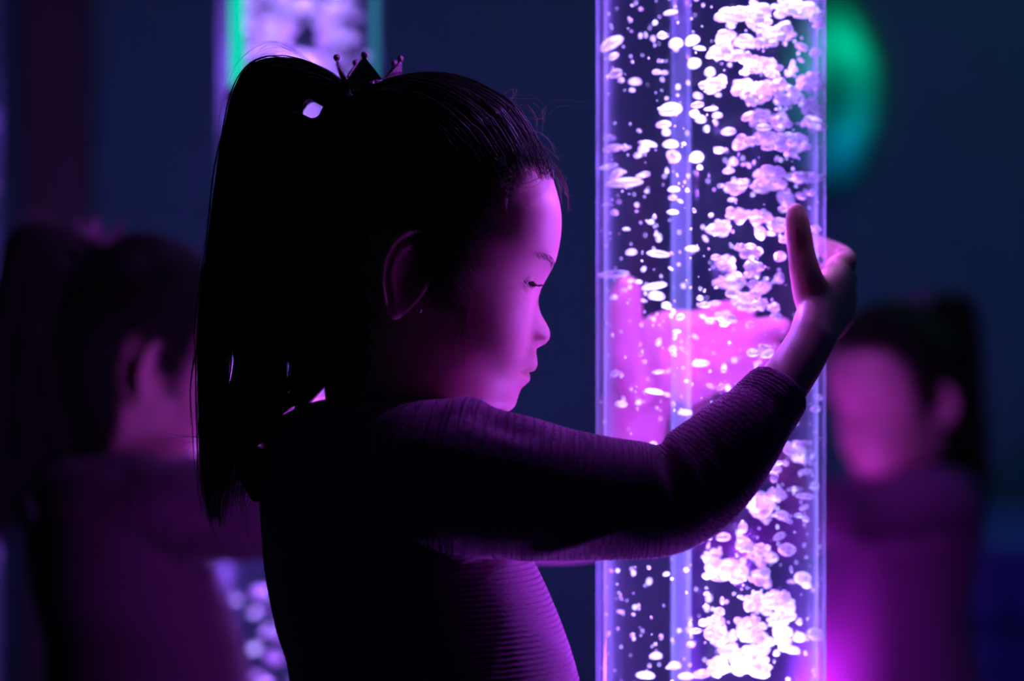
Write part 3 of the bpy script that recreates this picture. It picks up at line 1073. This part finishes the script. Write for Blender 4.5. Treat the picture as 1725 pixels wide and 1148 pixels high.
bmx = bmesh.new(); bmx.from_mesh(pony); pt = bpy.data.meshes.new('ponytail'); bmx.to_mesh(pt); bmx.free()
pt.polygons.foreach_set('use_smooth', [True] * len(pt.polygons))
reg('ponytail', pt, M['hair'], 'long dark ponytail tied high at the back')
for sd in (-1, 1):
    reg('eyelashes', strands(build_lashes(sd), .00022, .2, 'eyelashes'), M['lash'])
    reg('eyebrow', strands(build_brow(sd), .00009, .2, 'eyebrow'), M['lash'])
    e = MB().sphere((0, 0, 0), EYE_R, 40, 24)
    me = e.mesh('eye')
    c = uncanon(np.array(EYE_CU), 0.0, np.array(EYE_V)); c[1] = sd * EYE_Y
    gaze = np.array((math.cos(math.radians(30)), 0, -math.sin(math.radians(30))))
    vv = get_v(me)
    me.materials.append(M['sclera']); me.materials.append(M['iris'])
    for p in me.polygons:
        d = np.array(p.center) / np.linalg.norm(p.center)
        if d @ gaze > math.cos(math.radians(30)): p.material_index = 1
    set_v(me, vv + c - np.array(ROOT))
    parts.setdefault('eye', []).append((me, None))
# elastic that holds the ponytail
tie = MB()
tp = np.array(TIE)
ax = np.array((-0.80, 0, 0.60))
n1 = np.array((0, 1, 0)); n2 = np.cross(ax, n1)
rows = []
for k in range(24):
    a = 2 * math.pi * k / 24
    c = tp + ax * .006 + .0135 * (n1 * math.cos(a) + n2 * math.sin(a) * 1.05)
    rows.append(c)
ring_v, ring_f = [], []
for k in range(24):
    a = 2 * math.pi * k / 24
    e = n1 * math.cos(a) + n2 * math.sin(a)
    for j in range(8):
        b = 2 * math.pi * j / 8
        ring_v.append(rows[k] + .0032 * (e * math.cos(b) + ax * math.sin(b)))
for k in range(24):
    for j in range(8):
        k2, j2 = (k + 1) % 24, (j + 1) % 8
        ring_f.append((k * 8 + j, k2 * 8 + j, k2 * 8 + j2, k * 8 + j2))
tie.add(ring_v, ring_f)
reg('hair_tie', tie.mesh('hair_tie'), M['band'])
# knot at the back of the dress
kn = MB()
kp = P(433, 812, 0)
kn.sphere(kp, .009, 20, 12, (.75, 1.2, 1.35))
kn.add(*loft([(kp.x, .006, kp.z, .004, .006), (kp.x - .004, .016, kp.z + .012, .007, .010), (kp.x - .001, .028, kp.z + .006, .005, .008)], 5, 14, ref=(1, 0, 0)))
kn.add(*loft([(kp.x, -.006, kp.z, .004, .006), (kp.x - .004, -.016, kp.z + .010, .007, .010), (kp.x - .001, -.028, kp.z + .002, .005, .008)], 5, 14, ref=(1, 0, 0)))
reg('bow', kn.mesh('bow'), M['band'], 'small dark bow at the back of the dress')
es = MB(); ep = uncanon(np.array(canon(714, 526)[0]), 0.0, np.array(canon(714, 526)[1]))
es.sphere((ep[0], -.0745, ep[2]), .0017, 14, 8)
reg('earring', es.mesh('earring'), M['stud'])


def mirrored(me):
    m = me.copy()
    v = get_v(m); v[:, 0] *= -1
    set_v(m, v)
    m.flip_normals()
    return m


def person(loc, scale, yaw, mirror, label, dress=None):
    r = empty('person', loc)
    r.rotation_euler = (0, 0, yaw); r.scale = (scale,) * 3
    tag(r, label, 'child')
    for name, lst in parts.items():
        for me, lab in lst:
            o = link(name, mirrored(me) if mirror else me, None, r)
            if lab: o['label'] = lab
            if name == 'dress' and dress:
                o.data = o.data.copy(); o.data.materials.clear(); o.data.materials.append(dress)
                o['label'] = 'long-sleeved dress with shade put into its colour'
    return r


girl = person(ROOT, 1.0, 0.0, False, 'girl in focus with high ponytail, hugging the large bubble tube with both arms')
yl = 0.51  # mirror images of the girl, added as solid figures
left_image = person(((232 - 862.5) * (D0 + yl) / FPX, yl, 0), 0.925, math.radians(25), False, 'blurred mirror image of girl at left from behind, dark hair, facing the rear bubble tube', M['shadedknit'])
yr = 1.03
right_image = person(((1508 - 862.5) * (D0 + yr) / FPX, yr, 0), 0.878, math.radians(35), True, 'blurred mirror image of girl at right, purple-lit dress, turned towards camera behind the large tube')


# ------------------------------------------------------------------ little crown on the hair
def crown(root_loc, scale, yaw, label):
    r = empty('crown_hair_clip', root_loc)
    r.scale = (scale,) * 3; r.rotation_euler = (0, math.radians(2), yaw)
    tag(r, label, 'hair clip', 'crown hair clips')
    R0 = .0165
    b = MB().lathe([(R0, 0), (R0 + .0012, 0), (R0 + .0014, .006), (R0 + .0002, .006)], seg=60, closed=True)
    link('band', b.mesh('crown_band'), M['crown'], r)
    for k in range(5):
        a = 2 * math.pi * (k + .38) / 5
        m = MB()
        vs, fs = [], []
        nn = 10
        for j in range(nn + 1):
            t = j / nn
            w = .62 * (1 - t) ** 1.15 + .03
            for e in (-1, 1):
                aa = a + e * w * .5 * 2
                for q in (0, 1):
                    rr = R0 + .0012 * q + .003 * t
                    vs.append((rr * math.cos(aa), rr * math.sin(aa), .005 + .0135 * t))
        for j in range(nn):
            i0, i1 = j * 4, j * 4 + 4
            fs += [(i0, i0 + 2, i1 + 2, i1), (i0 + 1, i1 + 1, i1 + 3, i0 + 3), (i0, i1, i1 + 1, i0 + 1), (i0 + 2, i0 + 3, i1 + 3, i1 + 2)]
        fs += [(0, 1, 3, 2), (nn * 4, nn * 4 + 2, nn * 4 + 3, nn * 4 + 1)]
        sp = link('spike', m.add(vs, fs).mesh('spike', False), M['crown'], r)
        link('bead', MB().sphere(((R0 + .0035) * math.cos(a), (R0 + .0035) * math.sin(a), .0195), .0021, 14, 9).mesh('bead'), M['crown'], sp)
    return r


crown_loc = P(622, 156, 0.0)
crown(tuple(crown_loc), 1.0, 0.35, 'tiny pink glitter crown clipped to the in-focus girl\'s hair')
for gr, mir, lab in ((left_image, False, 'tiny dark crown clip on the blurred left child\'s hair'), (right_image, True, 'tiny dark crown clip on the blurred right child\'s hair')):
    lo = Vector(crown_loc) - Vector(ROOT)
    if mir: lo.x *= -1
    w = Matrix.Rotation(gr.rotation_euler.z, 4, 'Z') @ (lo * gr.scale[0]) + gr.location
    crown(tuple(w), gr.scale[0], gr.rotation_euler.z, lab)

# ------------------------------------------------------------------ bubble tubes
TZ0, TZ1 = 0.28, 1.95


def bubble_tube(x, y, label, refr_band=None):
    TR = 0.0678 if y > .2 else globals()['TR']
    r = empty('bubble_tube', (x, y, 0))
    tag(r, label, 'bubble lamp', 'bubble tubes')
    R, Ri = TR, TR - .0048
    w = MB().lathe([(Ri, TZ0), (R, TZ0), (R, TZ1), (Ri, TZ1)], seg=128, closed=True)
    me = w.mesh('acrylic_tube'); 
    link('acrylic_tube', me, M['acrylic'], r)
    wa = MB().lathe([(0, TZ0 + .003), (Ri - .0006, TZ0 + .003), (Ri - .0006, TZ1 - .05), (0, TZ1 - .05)], seg=96)
    link('water', wa.mesh('water'), M['water'], r)
    if refr_band:  # rod added for the refracted band inside the water
        pp = MB().lathe([(.0052, 0), (.0064, 0), (.0064, 1.5), (.0052, 1.5)], (refr_band[0], refr_band[1], TZ0 + .01), seg=40, closed=True)
        link('refracted_band', pp.mesh('refracted_band'), M['refr_band'], r)
    b = MB().lathe([(0, 0), (.16, 0), (.17, .01), (.17, TZ0 - .06), (.155, TZ0 - .03), (.10, TZ0 - .02), (.085, TZ0 + .03), (R + .0008, TZ0 + .03), (R + .0008, TZ0 - .004), (0, TZ0 - .004)], seg=72)
    link('base', b.mesh('base'), M['plastic'], r)
    c = MB().lathe([(R + .0008, TZ1 - .04), (R + .006, TZ1 - .04), (R + .006, TZ1 + .012), (0, TZ1 + .012), (0, TZ1 + .003), (R + .0008, TZ1 + .003)], seg=72)
    link('cap', c.mesh('cap'), M['plastic'], r)
    return r


refr_band_pos = ((1147 - 862.5) * (D0 + TY + .03) / FPX - TX, .03)
bubble_tube(TX, TY, 'large clear bubble tube in focus, hugged by the girl in front', refr_band_pos)
LX, LY = (504 - 862.5) * (D0 + .62) / FPX, .62  # solid copy added as the large tube's mirror image
bubble_tube(LX, LY, 'blurred glowing bubble tube behind the in-focus girl\'s ponytail')
GX, GY = (-113 - 862.5) * (D0 + 1.17) / FPX, 1.17
bubble_tube(GX, GY, 'blurred bubble tube cut off by the left edge of the photo')

# the tube the right mirror image holds, standing straight behind the large one, its water still
lo = Matrix.Rotation(right_image.rotation_euler.z, 3, 'Z') @ (Vector((-(TX - ROOT[0]), TY, 0)) * right_image.scale[0])
HX, HY = right_image.location.x + lo.x, right_image.location.y + lo.y
bubble_tube(HX, HY, 'blurred dim tube without bubbles straight behind the large tube, held by the right mirror image').scale = (.88, .88, 1)

LIGHT = (0.42, 0.13, 1.0)


def fill_point(x, y, z, p, col=LIGHT, rad=0.0):
    l = bpy.data.lights.new('tube_fill_point', 'POINT')
    l.energy = p; l.color = col; l.shadow_soft_size = rad
    o = bpy.data.objects.new('tube_fill_point', l)
    COL.objects.link(o); o.location = (x, y, z)
    return o


PW = 0.52  # unseen points added in each tube for light the bubbles scatter
for k in range(14):
    z = .44 + k * .052
    a = k * 2.4
    rr = .010 + .014 * ((k * 7) % 5) / 4
    fill_point(TX + .012 + rr * math.cos(a), TY - .020 + rr * math.sin(a), z, PW * (1.6 if z < .70 else .26 if z < .85 else 1.2))
for k in range(6):
    a = k * 2.1
    fill_point(LX + .03 * math.cos(a), LY + .03 * math.sin(a), .50 + k * .13, 1.2)
for k in range(3):
    fill_point(GX + .02, GY - .02, .6 + k * .22, .6)

def spot(x, y, z, tx, ty, tz, p, deg, col):
    l = bpy.data.lights.new('tube_spot', 'SPOT')
    l.energy = p; l.color = col; l.spot_size = math.radians(deg); l.spot_blend = .35; l.shadow_soft_size = .004
    o = bpy.data.objects.new('tube_spot', l)
    COL.objects.link(o); o.location = (x, y, z)
    o.rotation_euler = (Vector((tx, ty, tz)) - Vector((x, y, z))).to_track_quat('-Z', 'Y').to_euler()


# narrow-beam diodes in the foot of each tube, and spots added in its head
for (cx, cy, pw) in ((TX, TY, 95.0), (LX, LY, 32.0), (GX, GY, 8.0)):
    for k in range(12):
        a = 2 * math.pi * k / 9
        rr = .047 if k < 9 else .019
        xx, yy = cx + rr * math.cos(a), cy + rr * math.sin(a)
        spot(xx, yy, TZ0 + .02, cx + rr * .95 * math.cos(a), cy + rr * .95 * math.sin(a), 1.9, pw * .80, 6.2, (.50, .43, 1.0))
        spot(xx, yy, TZ1 - .06, cx + rr * .9 * math.cos(a), cy + rr * .9 * math.sin(a), .3, pw * 1.9, 5.0, (.50, .43, 1.0))
# ------------------------------------------------------------------ bubbles
T3 = [(145,215,125,60,30),(155,275,55,35,30),(165,360,70,45,20),(190,390,35,28,0),(258,397,65,40,0),(243,438,32,20,0),(285,45,20,20,0),(430,62,70,22,8),(388,175,45,42,0),(355,112,28,24,30),(455,215,70,50,10),(535,200,75,50,20),(570,235,65,26,-5),(372,296,18,22,0),(545,310,65,52,15),(362,350,45,26,0),(400,353,40,20,0),(620,352,50,42,0),(430,535,115,65,8),(560,510,70,35,5),(545,555,55,45,-20),(575,580,55,40,0),(625,528,70,22,3),(655,560,50,30,0),(395,605,75,40,8),(408,643,40,36,0),(135,668,65,30,0),(150,720,100,40,10),(320,697,95,28,-10),(300,722,55,40,10),(272,752,42,28,10),(430,700,75,38,0),(450,760,60,75,60),(555,765,70,55,10),(570,812,24,22,0),(130,808,100,26,12),(170,845,80,50,35),(205,888,185,48,4),(305,845,55,26,8),(120,990,50,16,10),(665,730,52,35,5),(710,640,75,42,5),(605,632,20,18,0),(463,462,16,14,0),(240,152,14,12,0),(265,993,24,22,-30),(180,978,26,24,20),(445,918,60,28,0),(510,922,24,26,0),(440,958,44,26,0),(475,975,36,20,-20),(545,1020,20,28,30),(710,915,44,44,0),(735,785,45,42,0),(778,798,22,22,0),(710,828,60,34,5),(765,900,90,50,5),(670,1105,75,55,30),(285,1078,16,16,0),(215,1110,40,18,0),(640,405,110,50,10),(440,1028,60,24,0),(660,460,28,18,0),
      (700,80,110,50,15),(760,65,90,40,-5),(850,110,100,40,-10),(720,125,50,40,0),(860,55,110,60,10),(1010,30,120,60,5),(1080,50,130,80,10),(960,70,60,50,0),(690,190,80,80,30),(790,205,70,50,0),(910,190,105,60,8),(985,150,90,60,-25),(670,255,95,45,5),(775,275,90,50,-15),(870,325,160,80,10),(1020,320,30,60,0),(915,365,40,36,0),(1100,395,110,70,-5),(775,425,105,45,12),(870,440,130,90,20),(950,420,80,60,10),(1010,475,90,45,10),(830,480,80,50,0),(860,575,110,50,-10),(960,590,90,70,20),(1100,520,80,70,30),(1120,590,100,60,-20),(880,620,80,40,0),(900,670,110,70,5),(780,690,100,50,20),(1040,700,110,90,15),(900,715,70,36,0),(920,850,105,60,10),(910,895,150,50,-8),(1010,860,80,40,-10),(1100,860,110,50,-5),(750,1040,70,50,15),(860,1050,90,55,5),(950,1085,70,60,20),(1060,950,60,40,-20),(1110,935,40,36,0),(990,960,70,90,60),(860,1120,60,50,-30),(1130,260,60,50,10),(1060,230,70,40,-25),(1140,90,50,70,0),(985,525,22,24,0),(940,770,16,36,-20),(1020,815,18,18,0)]
T4 = [(665,25,65,50,25),(860,45,60,55,-50),(1130,20,60,40,0),(600,68,20,40,40),(535,115,70,28,0),(240,132,55,30,5),(370,140,115,36,-6),(650,158,55,32,0),(815,105,60,36,0),(830,140,80,45,0),(705,180,85,50,20),(960,155,60,55,20),(820,210,60,60,0),(730,275,120,70,15),(690,275,50,35,0),(155,240,160,40,3),(350,297,125,36,10),(275,275,38,20,0),(205,315,40,22,0),(360,345,85,45,-5),(410,390,52,38,-20),(572,354,34,28,0),(490,296,28,22,-20),(595,388,60,34,0),(645,380,60,30,5),(780,365,70,50,0),(850,300,70,50,0),(840,380,110,60,0),(930,400,60,50,0),(940,445,60,45,-10),(955,260,50,60,0),(585,442,38,20,-20),(620,465,48,34,0),(690,447,70,55,0),(813,484,46,40,0),(460,514,44,18,0),(735,503,14,22,0),(440,600,42,32,0),(483,597,20,16,0),(637,620,18,22,0),(575,670,85,38,3),(735,655,50,36,0),(825,620,60,45,0),(880,610,60,60,30),(685,703,28,24,0),(160,720,48,34,30),(370,710,60,20,5),(505,755,20,14,0),(350,806,95,30,-8),(410,820,36,20,-15),(190,867,62,30,-4),(275,858,32,22,15),(500,907,70,26,0),(625,780,50,24,-20),(675,785,50,30,30),(345,1060,40,26,0),(1145,835,44,36,0),(1130,890,50,40,0),(1040,1075,90,50,15),(1070,1120,70,50,0),(430,210,30,14,-30)]
T5 = [(930,138,80,40,20),(955,190,45,45,-20),(990,205,24,36,0),(880,210,30,30,0),(965,247,65,26,8),(830,275,36,48,-20),(845,350,55,55,10),(920,322,75,26,5),(965,352,85,28,-4),(780,395,110,90,30),(890,458,44,22,-25),(965,450,36,28,-20),(795,462,28,26,-20),(695,490,44,56,0),(935,435,40,24,0),(845,433,60,20,0),(612,530,65,40,5),(700,555,60,55,0),(765,590,100,60,15),(560,615,70,50,0),(640,635,95,26,0),(600,680,120,80,5),(675,680,100,60,0),(775,645,45,50,0),(770,695,60,50,0),(800,730,40,50,0),(850,780,90,40,0),(750,815,85,75,20),(870,825,85,50,0),(850,885,85,65,10),(605,805,20,40,0),(595,850,50,40,0),(800,850,50,40,0),(540,775,26,20,0),(585,905,70,60,0),(525,900,45,40,0),(600,955,80,60,10),(490,935,58,28,8),(720,920,110,80,20),(740,955,100,50,0),(655,955,40,50,0),(810,980,50,40,0),(870,960,60,90,-10),(940,895,24,34,0),(470,993,36,26,0),(165,850,30,16,0),(222,862,18,12,0),(320,1042,55,30,5),(400,1085,58,34,5),(275,1125,80,30,-4),(840,1030,28,28,0),(640,1015,70,40,15),(700,1060,110,50,0),(755,1040,80,80,30),(590,1080,80,60,10),(520,1120,80,40,10),(770,1090,90,70,0),(690,1100,60,40,0),(450,1130,70,30,0),(908,720,46,20,0),(905,670,16,36,10),(450,670,24,20,0)]
BUB = []
for L_, ox, oy, sc in ((T3, 980, 0, 2.869), (T4, 980, 380, 2.87), (T5, 980, 700, 2.562)):
    for (cx, cy, w, h, an) in L_:
        BUB.append((ox + cx / sc, oy + cy / sc, w / sc, h / sc, an))


def lump(seed, amp, sub=3, flat=0.0):
    """unit air bubble: an uneven pebble, its underside flatter"""
    r = np.random.default_rng(seed)
    bm = bmesh.new()
    bmesh.ops.create_icosphere(bm, subdivisions=sub, radius=1.0)
    ks = r.normal(0, 2.0, (7, 3)); ph = r.uniform(0, 6.28, 7); am = r.uniform(.3, 1, 7)
    ks[4:] *= 2.2; am[4:] *= .45
    for v in bm.verts:
        p = np.array(v.co)
        d = (am * np.sin(ks @ p + ph)).sum() / 3
        s = 1 + amp * d
        q = p * s
        if q[2] < 0: q[2] *= (1 - flat)
        v.co = Vector(q)
    me = bpy.data.meshes.new('air_bubble')
    bm.to_mesh(me); bm.free()
    me.polygons.foreach_set('use_smooth', [True] * len(me.polygons))
    return me


SMOOTH = [lump(k, .10, 3, .35) for k in range(8)]
ROUGH = [lump(50 + k, .26, 3, .15) for k in range(10)]
for k, me in enumerate(SMOOTH): me.materials.append(M['bubble'])
for k, me in enumerate(ROUGH): me.materials.append(M['bubble'])
THIN = [m.copy() for m in SMOOTH[:3]]
for me in THIN: me.materials.clear(); me.materials.append(M['bubble_clear'])
RIN = TR - .0075
brg = np.random.default_rng(21)


def depth_for(px, hw):
    dx = (abs((px - 1197) / PM) + hw * .7) * (D0 + TY) / D0
    lim = math.sqrt(max(1e-6, RIN ** 2 - min(dx, RIN * .97) ** 2))
    return lim


SPECIAL = {}
HEIGHT = [(120, 'level with her crown'), (230, 'above her hairline level'), (345, 'level with her forehead'), (470, 'level with her eye'), (590, 'level with her nose'), (720, 'level with her chin'), (900, 'beside her raised forearm'), (1040, 'just below her sleeve'), (1200, 'near the bottom edge')]


def blabel(px, py, w, h):
    size = 'tiny' if w < 9 else 'small' if w < 20 else 'large' if w > 36 else 'medium'
    shape = 'flat' if w > 1.9 * h else 'rounded'
    side = 'left side' if px < 1110 else 'middle' if px < 1215 else 'right half'
    hh = next(t for y, t in HEIGHT if py <= y)
    return f'{size} {shape} white bubble in {side} of the large tube, {hh}', f'{size} {shape} bubbles in {side} of the large tube {hh}'


def put_bubble(px, py, w, h, an, k):
    hw = w / 2 / PM
    lim = depth_for(px, hw)
    y = TY + brg.uniform(-.92, .25) * lim
    kx = (D0 + y) / FPX
    rough = w * h > 520 and px > 1190
    thin = brg.random() < (.16 if w > 14 else .05)
    me = (THIN if thin else ROUGH if rough else SMOOTH)[k % (3 if thin else 10 if rough else 8)]
    o = bpy.data.objects.new('air_bubble', me)
    COL.objects.link(o)
    o.location = P(px, py, y)
    o.scale = (w / 2 * kx, min(w, h * 1.6) / 2 * kx, h / 2 * kx * 1.12)
    o.rotation_euler = (brg.uniform(-.2, .2), -math.radians(an), 0)
    lab, grp = blabel(px, py, w, h)
    tag(o, lab, 'bubble', grp)


for k, b in enumerate(BUB):
    put_bubble(*b, k)
# more single bubbles between the traced ones, up to 300
extra = 300 - len(BUB)
n = 0
while n < extra:
    px = brg.uniform(1020, 1380); py = brg.uniform(5, 1140)
    if 660 < py < 930 and px < 1290: continue
    dens = (.9 if px > 1230 else .35)
    if 930 < py and px < 1150: dens = .2
    if 530 < py < 720: dens = .3
    if brg.random() > dens: continue
    w = brg.uniform(8, 18) if px < 1230 else brg.uniform(12, 30)
    put_bubble(px, py, w, w * brg.uniform(.45, .85), brg.uniform(-25, 25), n)
    n += 1


def froth(name, items, mat, label, group=None, sub=1):
    v, f = [], []
    bm = bmesh.new(); bmesh.ops.create_icosphere(bm, subdivisions=sub, radius=1.0)
    bm.verts.ensure_lookup_table()
    uv = np.array([tuple(q.co) for q in bm.verts]); uf = [tuple(q.index for q in p.verts) for p in bm.faces]
    bm.free()
    mb = MB()
    for (c, sx, sy, sz, an) in items:
        jit = uv * (1 + .16 * np.sin(uv @ brg.normal(0, 2.2, 3) + brg.uniform(0, 6)))[:, None]
        q = jit * np.array((sx, sy, sz))
        ca, sa = math.cos(an), math.sin(an)
        q = np.stack([q[:, 0] * ca - q[:, 2] * sa, q[:, 1], q[:, 0] * sa + q[:, 2] * ca], 1)
        mb.add(q + np.array(c), uf)
    o = link(name, mb.mesh(name), mat)
    tag(o, label, 'bubbles', group, 'stuff')
    return o


items = []
for k in range(900):                                       # specks and droplets of air
    px = brg.uniform(1012, 1383); py = brg.uniform(-15, 1160)
    lim = depth_for(px, .001)
    y = TY + brg.uniform(-.95, .9) * lim
    r = brg.uniform(.9, 2.2) if brg.random() < .75 else brg.uniform(2, 4.2)
    kx = (D0 + y) / FPX
    st = brg.uniform(.6, 1.6)
    items.append((P(px, py, y), r * kx, r * kx, r * kx * st, brg.uniform(-.5, .5)))
for k in range(260):                                       # the water column above and below the picture
    z = brg.uniform(1.03, 1.85) if k % 3 else brg.uniform(.34, .58)
    rr = RIN * .9 * math.sqrt(brg.random()); a = brg.uniform(0, 6.28); r = brg.uniform(.0008, .0042)
    items.append(((TX + rr * math.cos(a), TY + rr * math.sin(a), z), r * 1.3, r, r * .8, brg.uniform(-.4, .4)))
big = [b for b in BUB if b[2] * b[3] > 420 and b[0] > 1185]
for (px, py, w, h, an) in big:                             # foam clinging round the larger bubbles
    for j in range(15):
        a = brg.uniform(0, 6.28); q = brg.uniform(.5, 1.15)
        x2, y2 = px + math.cos(a) * w / 2 * q, py + math.sin(a) * h / 2 * q
        x2 = min(x2, 1380)
        lim = depth_for(x2, .002); y = TY + brg.uniform(-.9, .3) * lim
        r = brg.uniform(2, 8); kx = (D0 + y) / FPX
        items.append((P(x2, y2, y), r * kx * brg.uniform(1, 1.7), r * kx, r * kx, brg.uniform(-.5, .5)))
froth('fine_froth', items, M['bubble'], 'fine specks of froth between the bubbles in the large tube', sub=2)
for (cx, cy, nn, lab) in ((LX, LY, 640, 'blurred mass of bubbles inside the tube behind the ponytail'), (GX, GY, 160, 'blurred mass of bubbles in the tube at the left photo edge')):
    items = []
    for k in range(nn):
        z = brg.uniform(.42, 1.2) if brg.random() < .6 else brg.uniform(.88, 1.2)
        rr = RIN * .92 * math.sqrt(brg.random()); a = brg.uniform(0, 6.28)
        r = brg.uniform(.003, .0085) * (1.15 if z > .9 else .8)
        items.append(((cx + rr * math.cos(a), cy + rr * math.sin(a), z), r * 1.2, r, r * .75, brg.uniform(-.4, .4)))
    froth('bubble_froth', items, M['bubble'], lab)

# ------------------------------------------------------------------ the room
XW0, XW1, YW0, YW1, ZW = -1.9, 1.9, -2.6, 1.95, 2.6


def struct(name, mb, mat, smooth=False):
    o = link(name, mb.mesh(name, smooth), mat)
    o['kind'] = 'structure'
    return o


struct('wall_back', MB().box(XW0, XW1, YW1, YW1 + .1, 0, ZW), M['wall'])
struct('wall_front', MB().box(XW0, XW1, YW0 - .1, YW0, 0, ZW), M['wall'])
struct('wall_left', MB().box(XW0 - .1, XW0, YW0 - .1, YW1 + .1, 0, ZW), M['wall'])
struct('wall_right', MB().box(XW1, XW1 + .1, YW0 - .1, YW1 + .1, 0, ZW), M['wall'])
struct('floor', MB().box(XW0 - .1, XW1 + .1, YW0 - .1, YW1 + .1, -.1, 0), M['floor'])
struct('ceiling', MB().box(XW0 - .1, XW1 + .1, YW0 - .1, YW1 + .1, ZW, ZW + .1), M['ceil'])
kb = (D0 + 1.90) / FPX
struct('trim_1', MB().box((42 - 862.5) * kb, (150 - 862.5) * kb, 1.88, YW1, 0, ZW), M['dark'])
struct('baseboard_back', MB().box(XW0, XW1, YW1 - .015, YW1, 0, .09), M['dark'])

# padded bench on the right
bx0 = (1640 - 862.5) * (D0 + 1.35) / FPX
br = empty('padded_bench', (bx0 + .5, 1.6, 0))
tag(br, 'blurred blue padded bench at the lower right behind the right mirror image', 'bench')


def rounded_box(x0, x1, y0, y1, z0, z1, r):
    bm = bmesh.new()
    mb = MB().box(x0, x1, y0, y1, z0, z1)
    vs = [bm.verts.new(p) for p in mb.v]
    for q in mb.f: bm.faces.new([vs[i] for i in q])
    bmesh.ops.bevel(bm, geom=bm.edges[:], offset=r, segments=4, affect='EDGES', profile=.5)
    me = bpy.data.meshes.new('pad'); bm.to_mesh(me); bm.free()
    return me


link('cushion', rounded_box(-.5, .5, -.25, .28, .46, .575, .03), M['vinyl'], br)
link('base', rounded_box(-.48, .48, -.22, .28, 0, .46, .01), M['vinyl'], br)

# glowing disc added for the pool of light on the wall, green above, teal below
kw = (D0 + YW1) / FPX
wx, wz = (1396 - 862.5) * kw, ZC + (574 - 165) * kw
wl = empty('wall_glow_disc', (wx, YW1, wz))
tag(wl, 'blurred round green and teal disc added as wall glow right of the large tube', 'lamp')


def disc_y(r0, r1, depth, top, seg=64, y0=0.0, asp=2.0):
    """domed disc facing the room; only the part above/below the split line"""
    mb = MB(); v, f = [], []
    nr = 12
    a0, a1 = (0, math.pi) if top else (math.pi, 2 * math.pi)
    if top is None: a0, a1 = 0, 2 * math.pi
    for i in range(nr + 1):
        t = i / nr
        rr = r0 + (r1 - r0) * t
        for k in range(seg + 1):
            a = a0 + (a1 - a0) * k / seg
            v.append((rr * math.cos(a), y0 - depth * math.sqrt(max(0, 1 - t * t)), rr * math.sin(a) * asp))
    for i in range(nr):
        for k in range(seg):
            q = i * (seg + 1) + k
            f.append((q, q + 1, q + seg + 2, q + seg + 1))
    return mb.add(v, f)


RL = 88 * kw
link('back_plate', disc_y(0, RL * .9, .012, None, y0=-.0).mesh('back_plate'), M['plastic'], wl)
link('lens', disc_y(0, RL, .03, None, y0=-.014).mesh('lens'), M['lamp'], wl)


def glint_rod(px, y, r, z0, z1, mat, label):  # glowing rod added for a coloured reflection on the rear tube
    x = (px - 862.5) * (D0 + y) / FPX
    t = empty('glint_rod', (x, y, z0))
    tag(t, label, 'glow rod', 'slim added glow rods')
    h = z1 - z0
    link('glow_rod', MB().lathe([(0, .02), (r, .02), (r, h - .02), (0, h - .02)], seg=28).mesh('glow_rod'), mat, t)
    for q in (0, h - .02):
        link('end_cap', MB().lathe([(0, q), (r + .003, q), (r + .003, q + .02), (0, q + .02)], seg=28).mesh('end_cap'), M['plastic'], t)
    link('cord', MB().lathe([(0, h), (.0012, h), (.0012, ZW - z0), (0, ZW - z0)], seg=12).mesh('cord'), M['plastic'], t)
    return t


glint_rod(400, .525, .0062, .985, 1.7, M['greenglint'], 'slim green rod added as the glint on the left edge of the rear bubble tube')
glint_rod(631, .525, .0030, .985, 1.7, M['tealglint'], 'slim teal rod added as the glint on the right edge of the rear bubble tube')


# ------------------------------------------------------------------ room lamps and added fills
def area(name, loc, target, sx, sy, power, col):
    l = bpy.data.lights.new(name, 'AREA')
    l.shape = 'RECTANGLE'; l.size = sx; l.size_y = sy; l.energy = power; l.color = col
    o = bpy.data.objects.new(name, l)
    COL.objects.link(o); o.location = loc
    d = Vector(target) - Vector(loc)
    o.rotation_euler = d.to_track_quat('-Z', 'Y').to_euler()
    return o


area('indigo_wall_washer', (-.6, 1.55, 2.4), (-.5, 1.95, .9), 1.4, .08, 2.0, (0.62, 0.11, 1.0))
area('teal_wall_washer', (1.25, 1.55, 2.4), (1.05, 1.95, .9), .9, .08, 3.6, (0.0, 0.58, 0.62))
area('blue_floor_washer', (1.35, 0.5, 2.2), (1.0, 1.4, .55), .3, .3, 0.8, (0.10, 0.16, 1.0))
fill_point(HX, HY - .02, .42, 4.6, (0.5, 0.08, 1.0), .02)  # unseen point added to light the right mirror image from below
area('green_side_fill', (-1.4, -.9, 1.2), (-.1, 0, .8), .12, .12, 0.10, (0.15, 1.0, 0.2))  # unseen fill added for the dim green on ear and nape

w = bpy.data.worlds.new('dark_room')
S.world = w
w.use_nodes = True
w.node_tree.nodes['Background'].inputs[0].default_value = (0.25, 0.2, 1.0, 1)
w.node_tree.nodes['Background'].inputs[1].default_value = 0.002

# ------------------------------------------------------------------ camera and look
cam = bpy.data.cameras.new('camera')
cam.lens = 85; cam.sensor_width = 36; cam.sensor_fit = 'HORIZONTAL'
cam.dof.use_dof = True
cam.dof.focus_distance = D0 - .035
cam.dof.aperture_fstop = 2.6
cam.clip_start = 0.05
co = bpy.data.objects.new('camera', cam)
COL.objects.link(co)
co.location = (0, -D0, ZC)
co.rotation_euler = (math.pi / 2, 0, 0)
S.camera = co

S.view_settings.view_transform = 'Standard'
S.view_settings.look = 'None'
S.view_settings.exposure = 0.0
S.view_settings.gamma = 1.0
S.view_settings.use_curve_mapping = False
S.cycles.transparent_max_bounces = 48
S.cycles.max_bounces = 8
S.cycles.use_denoising = True
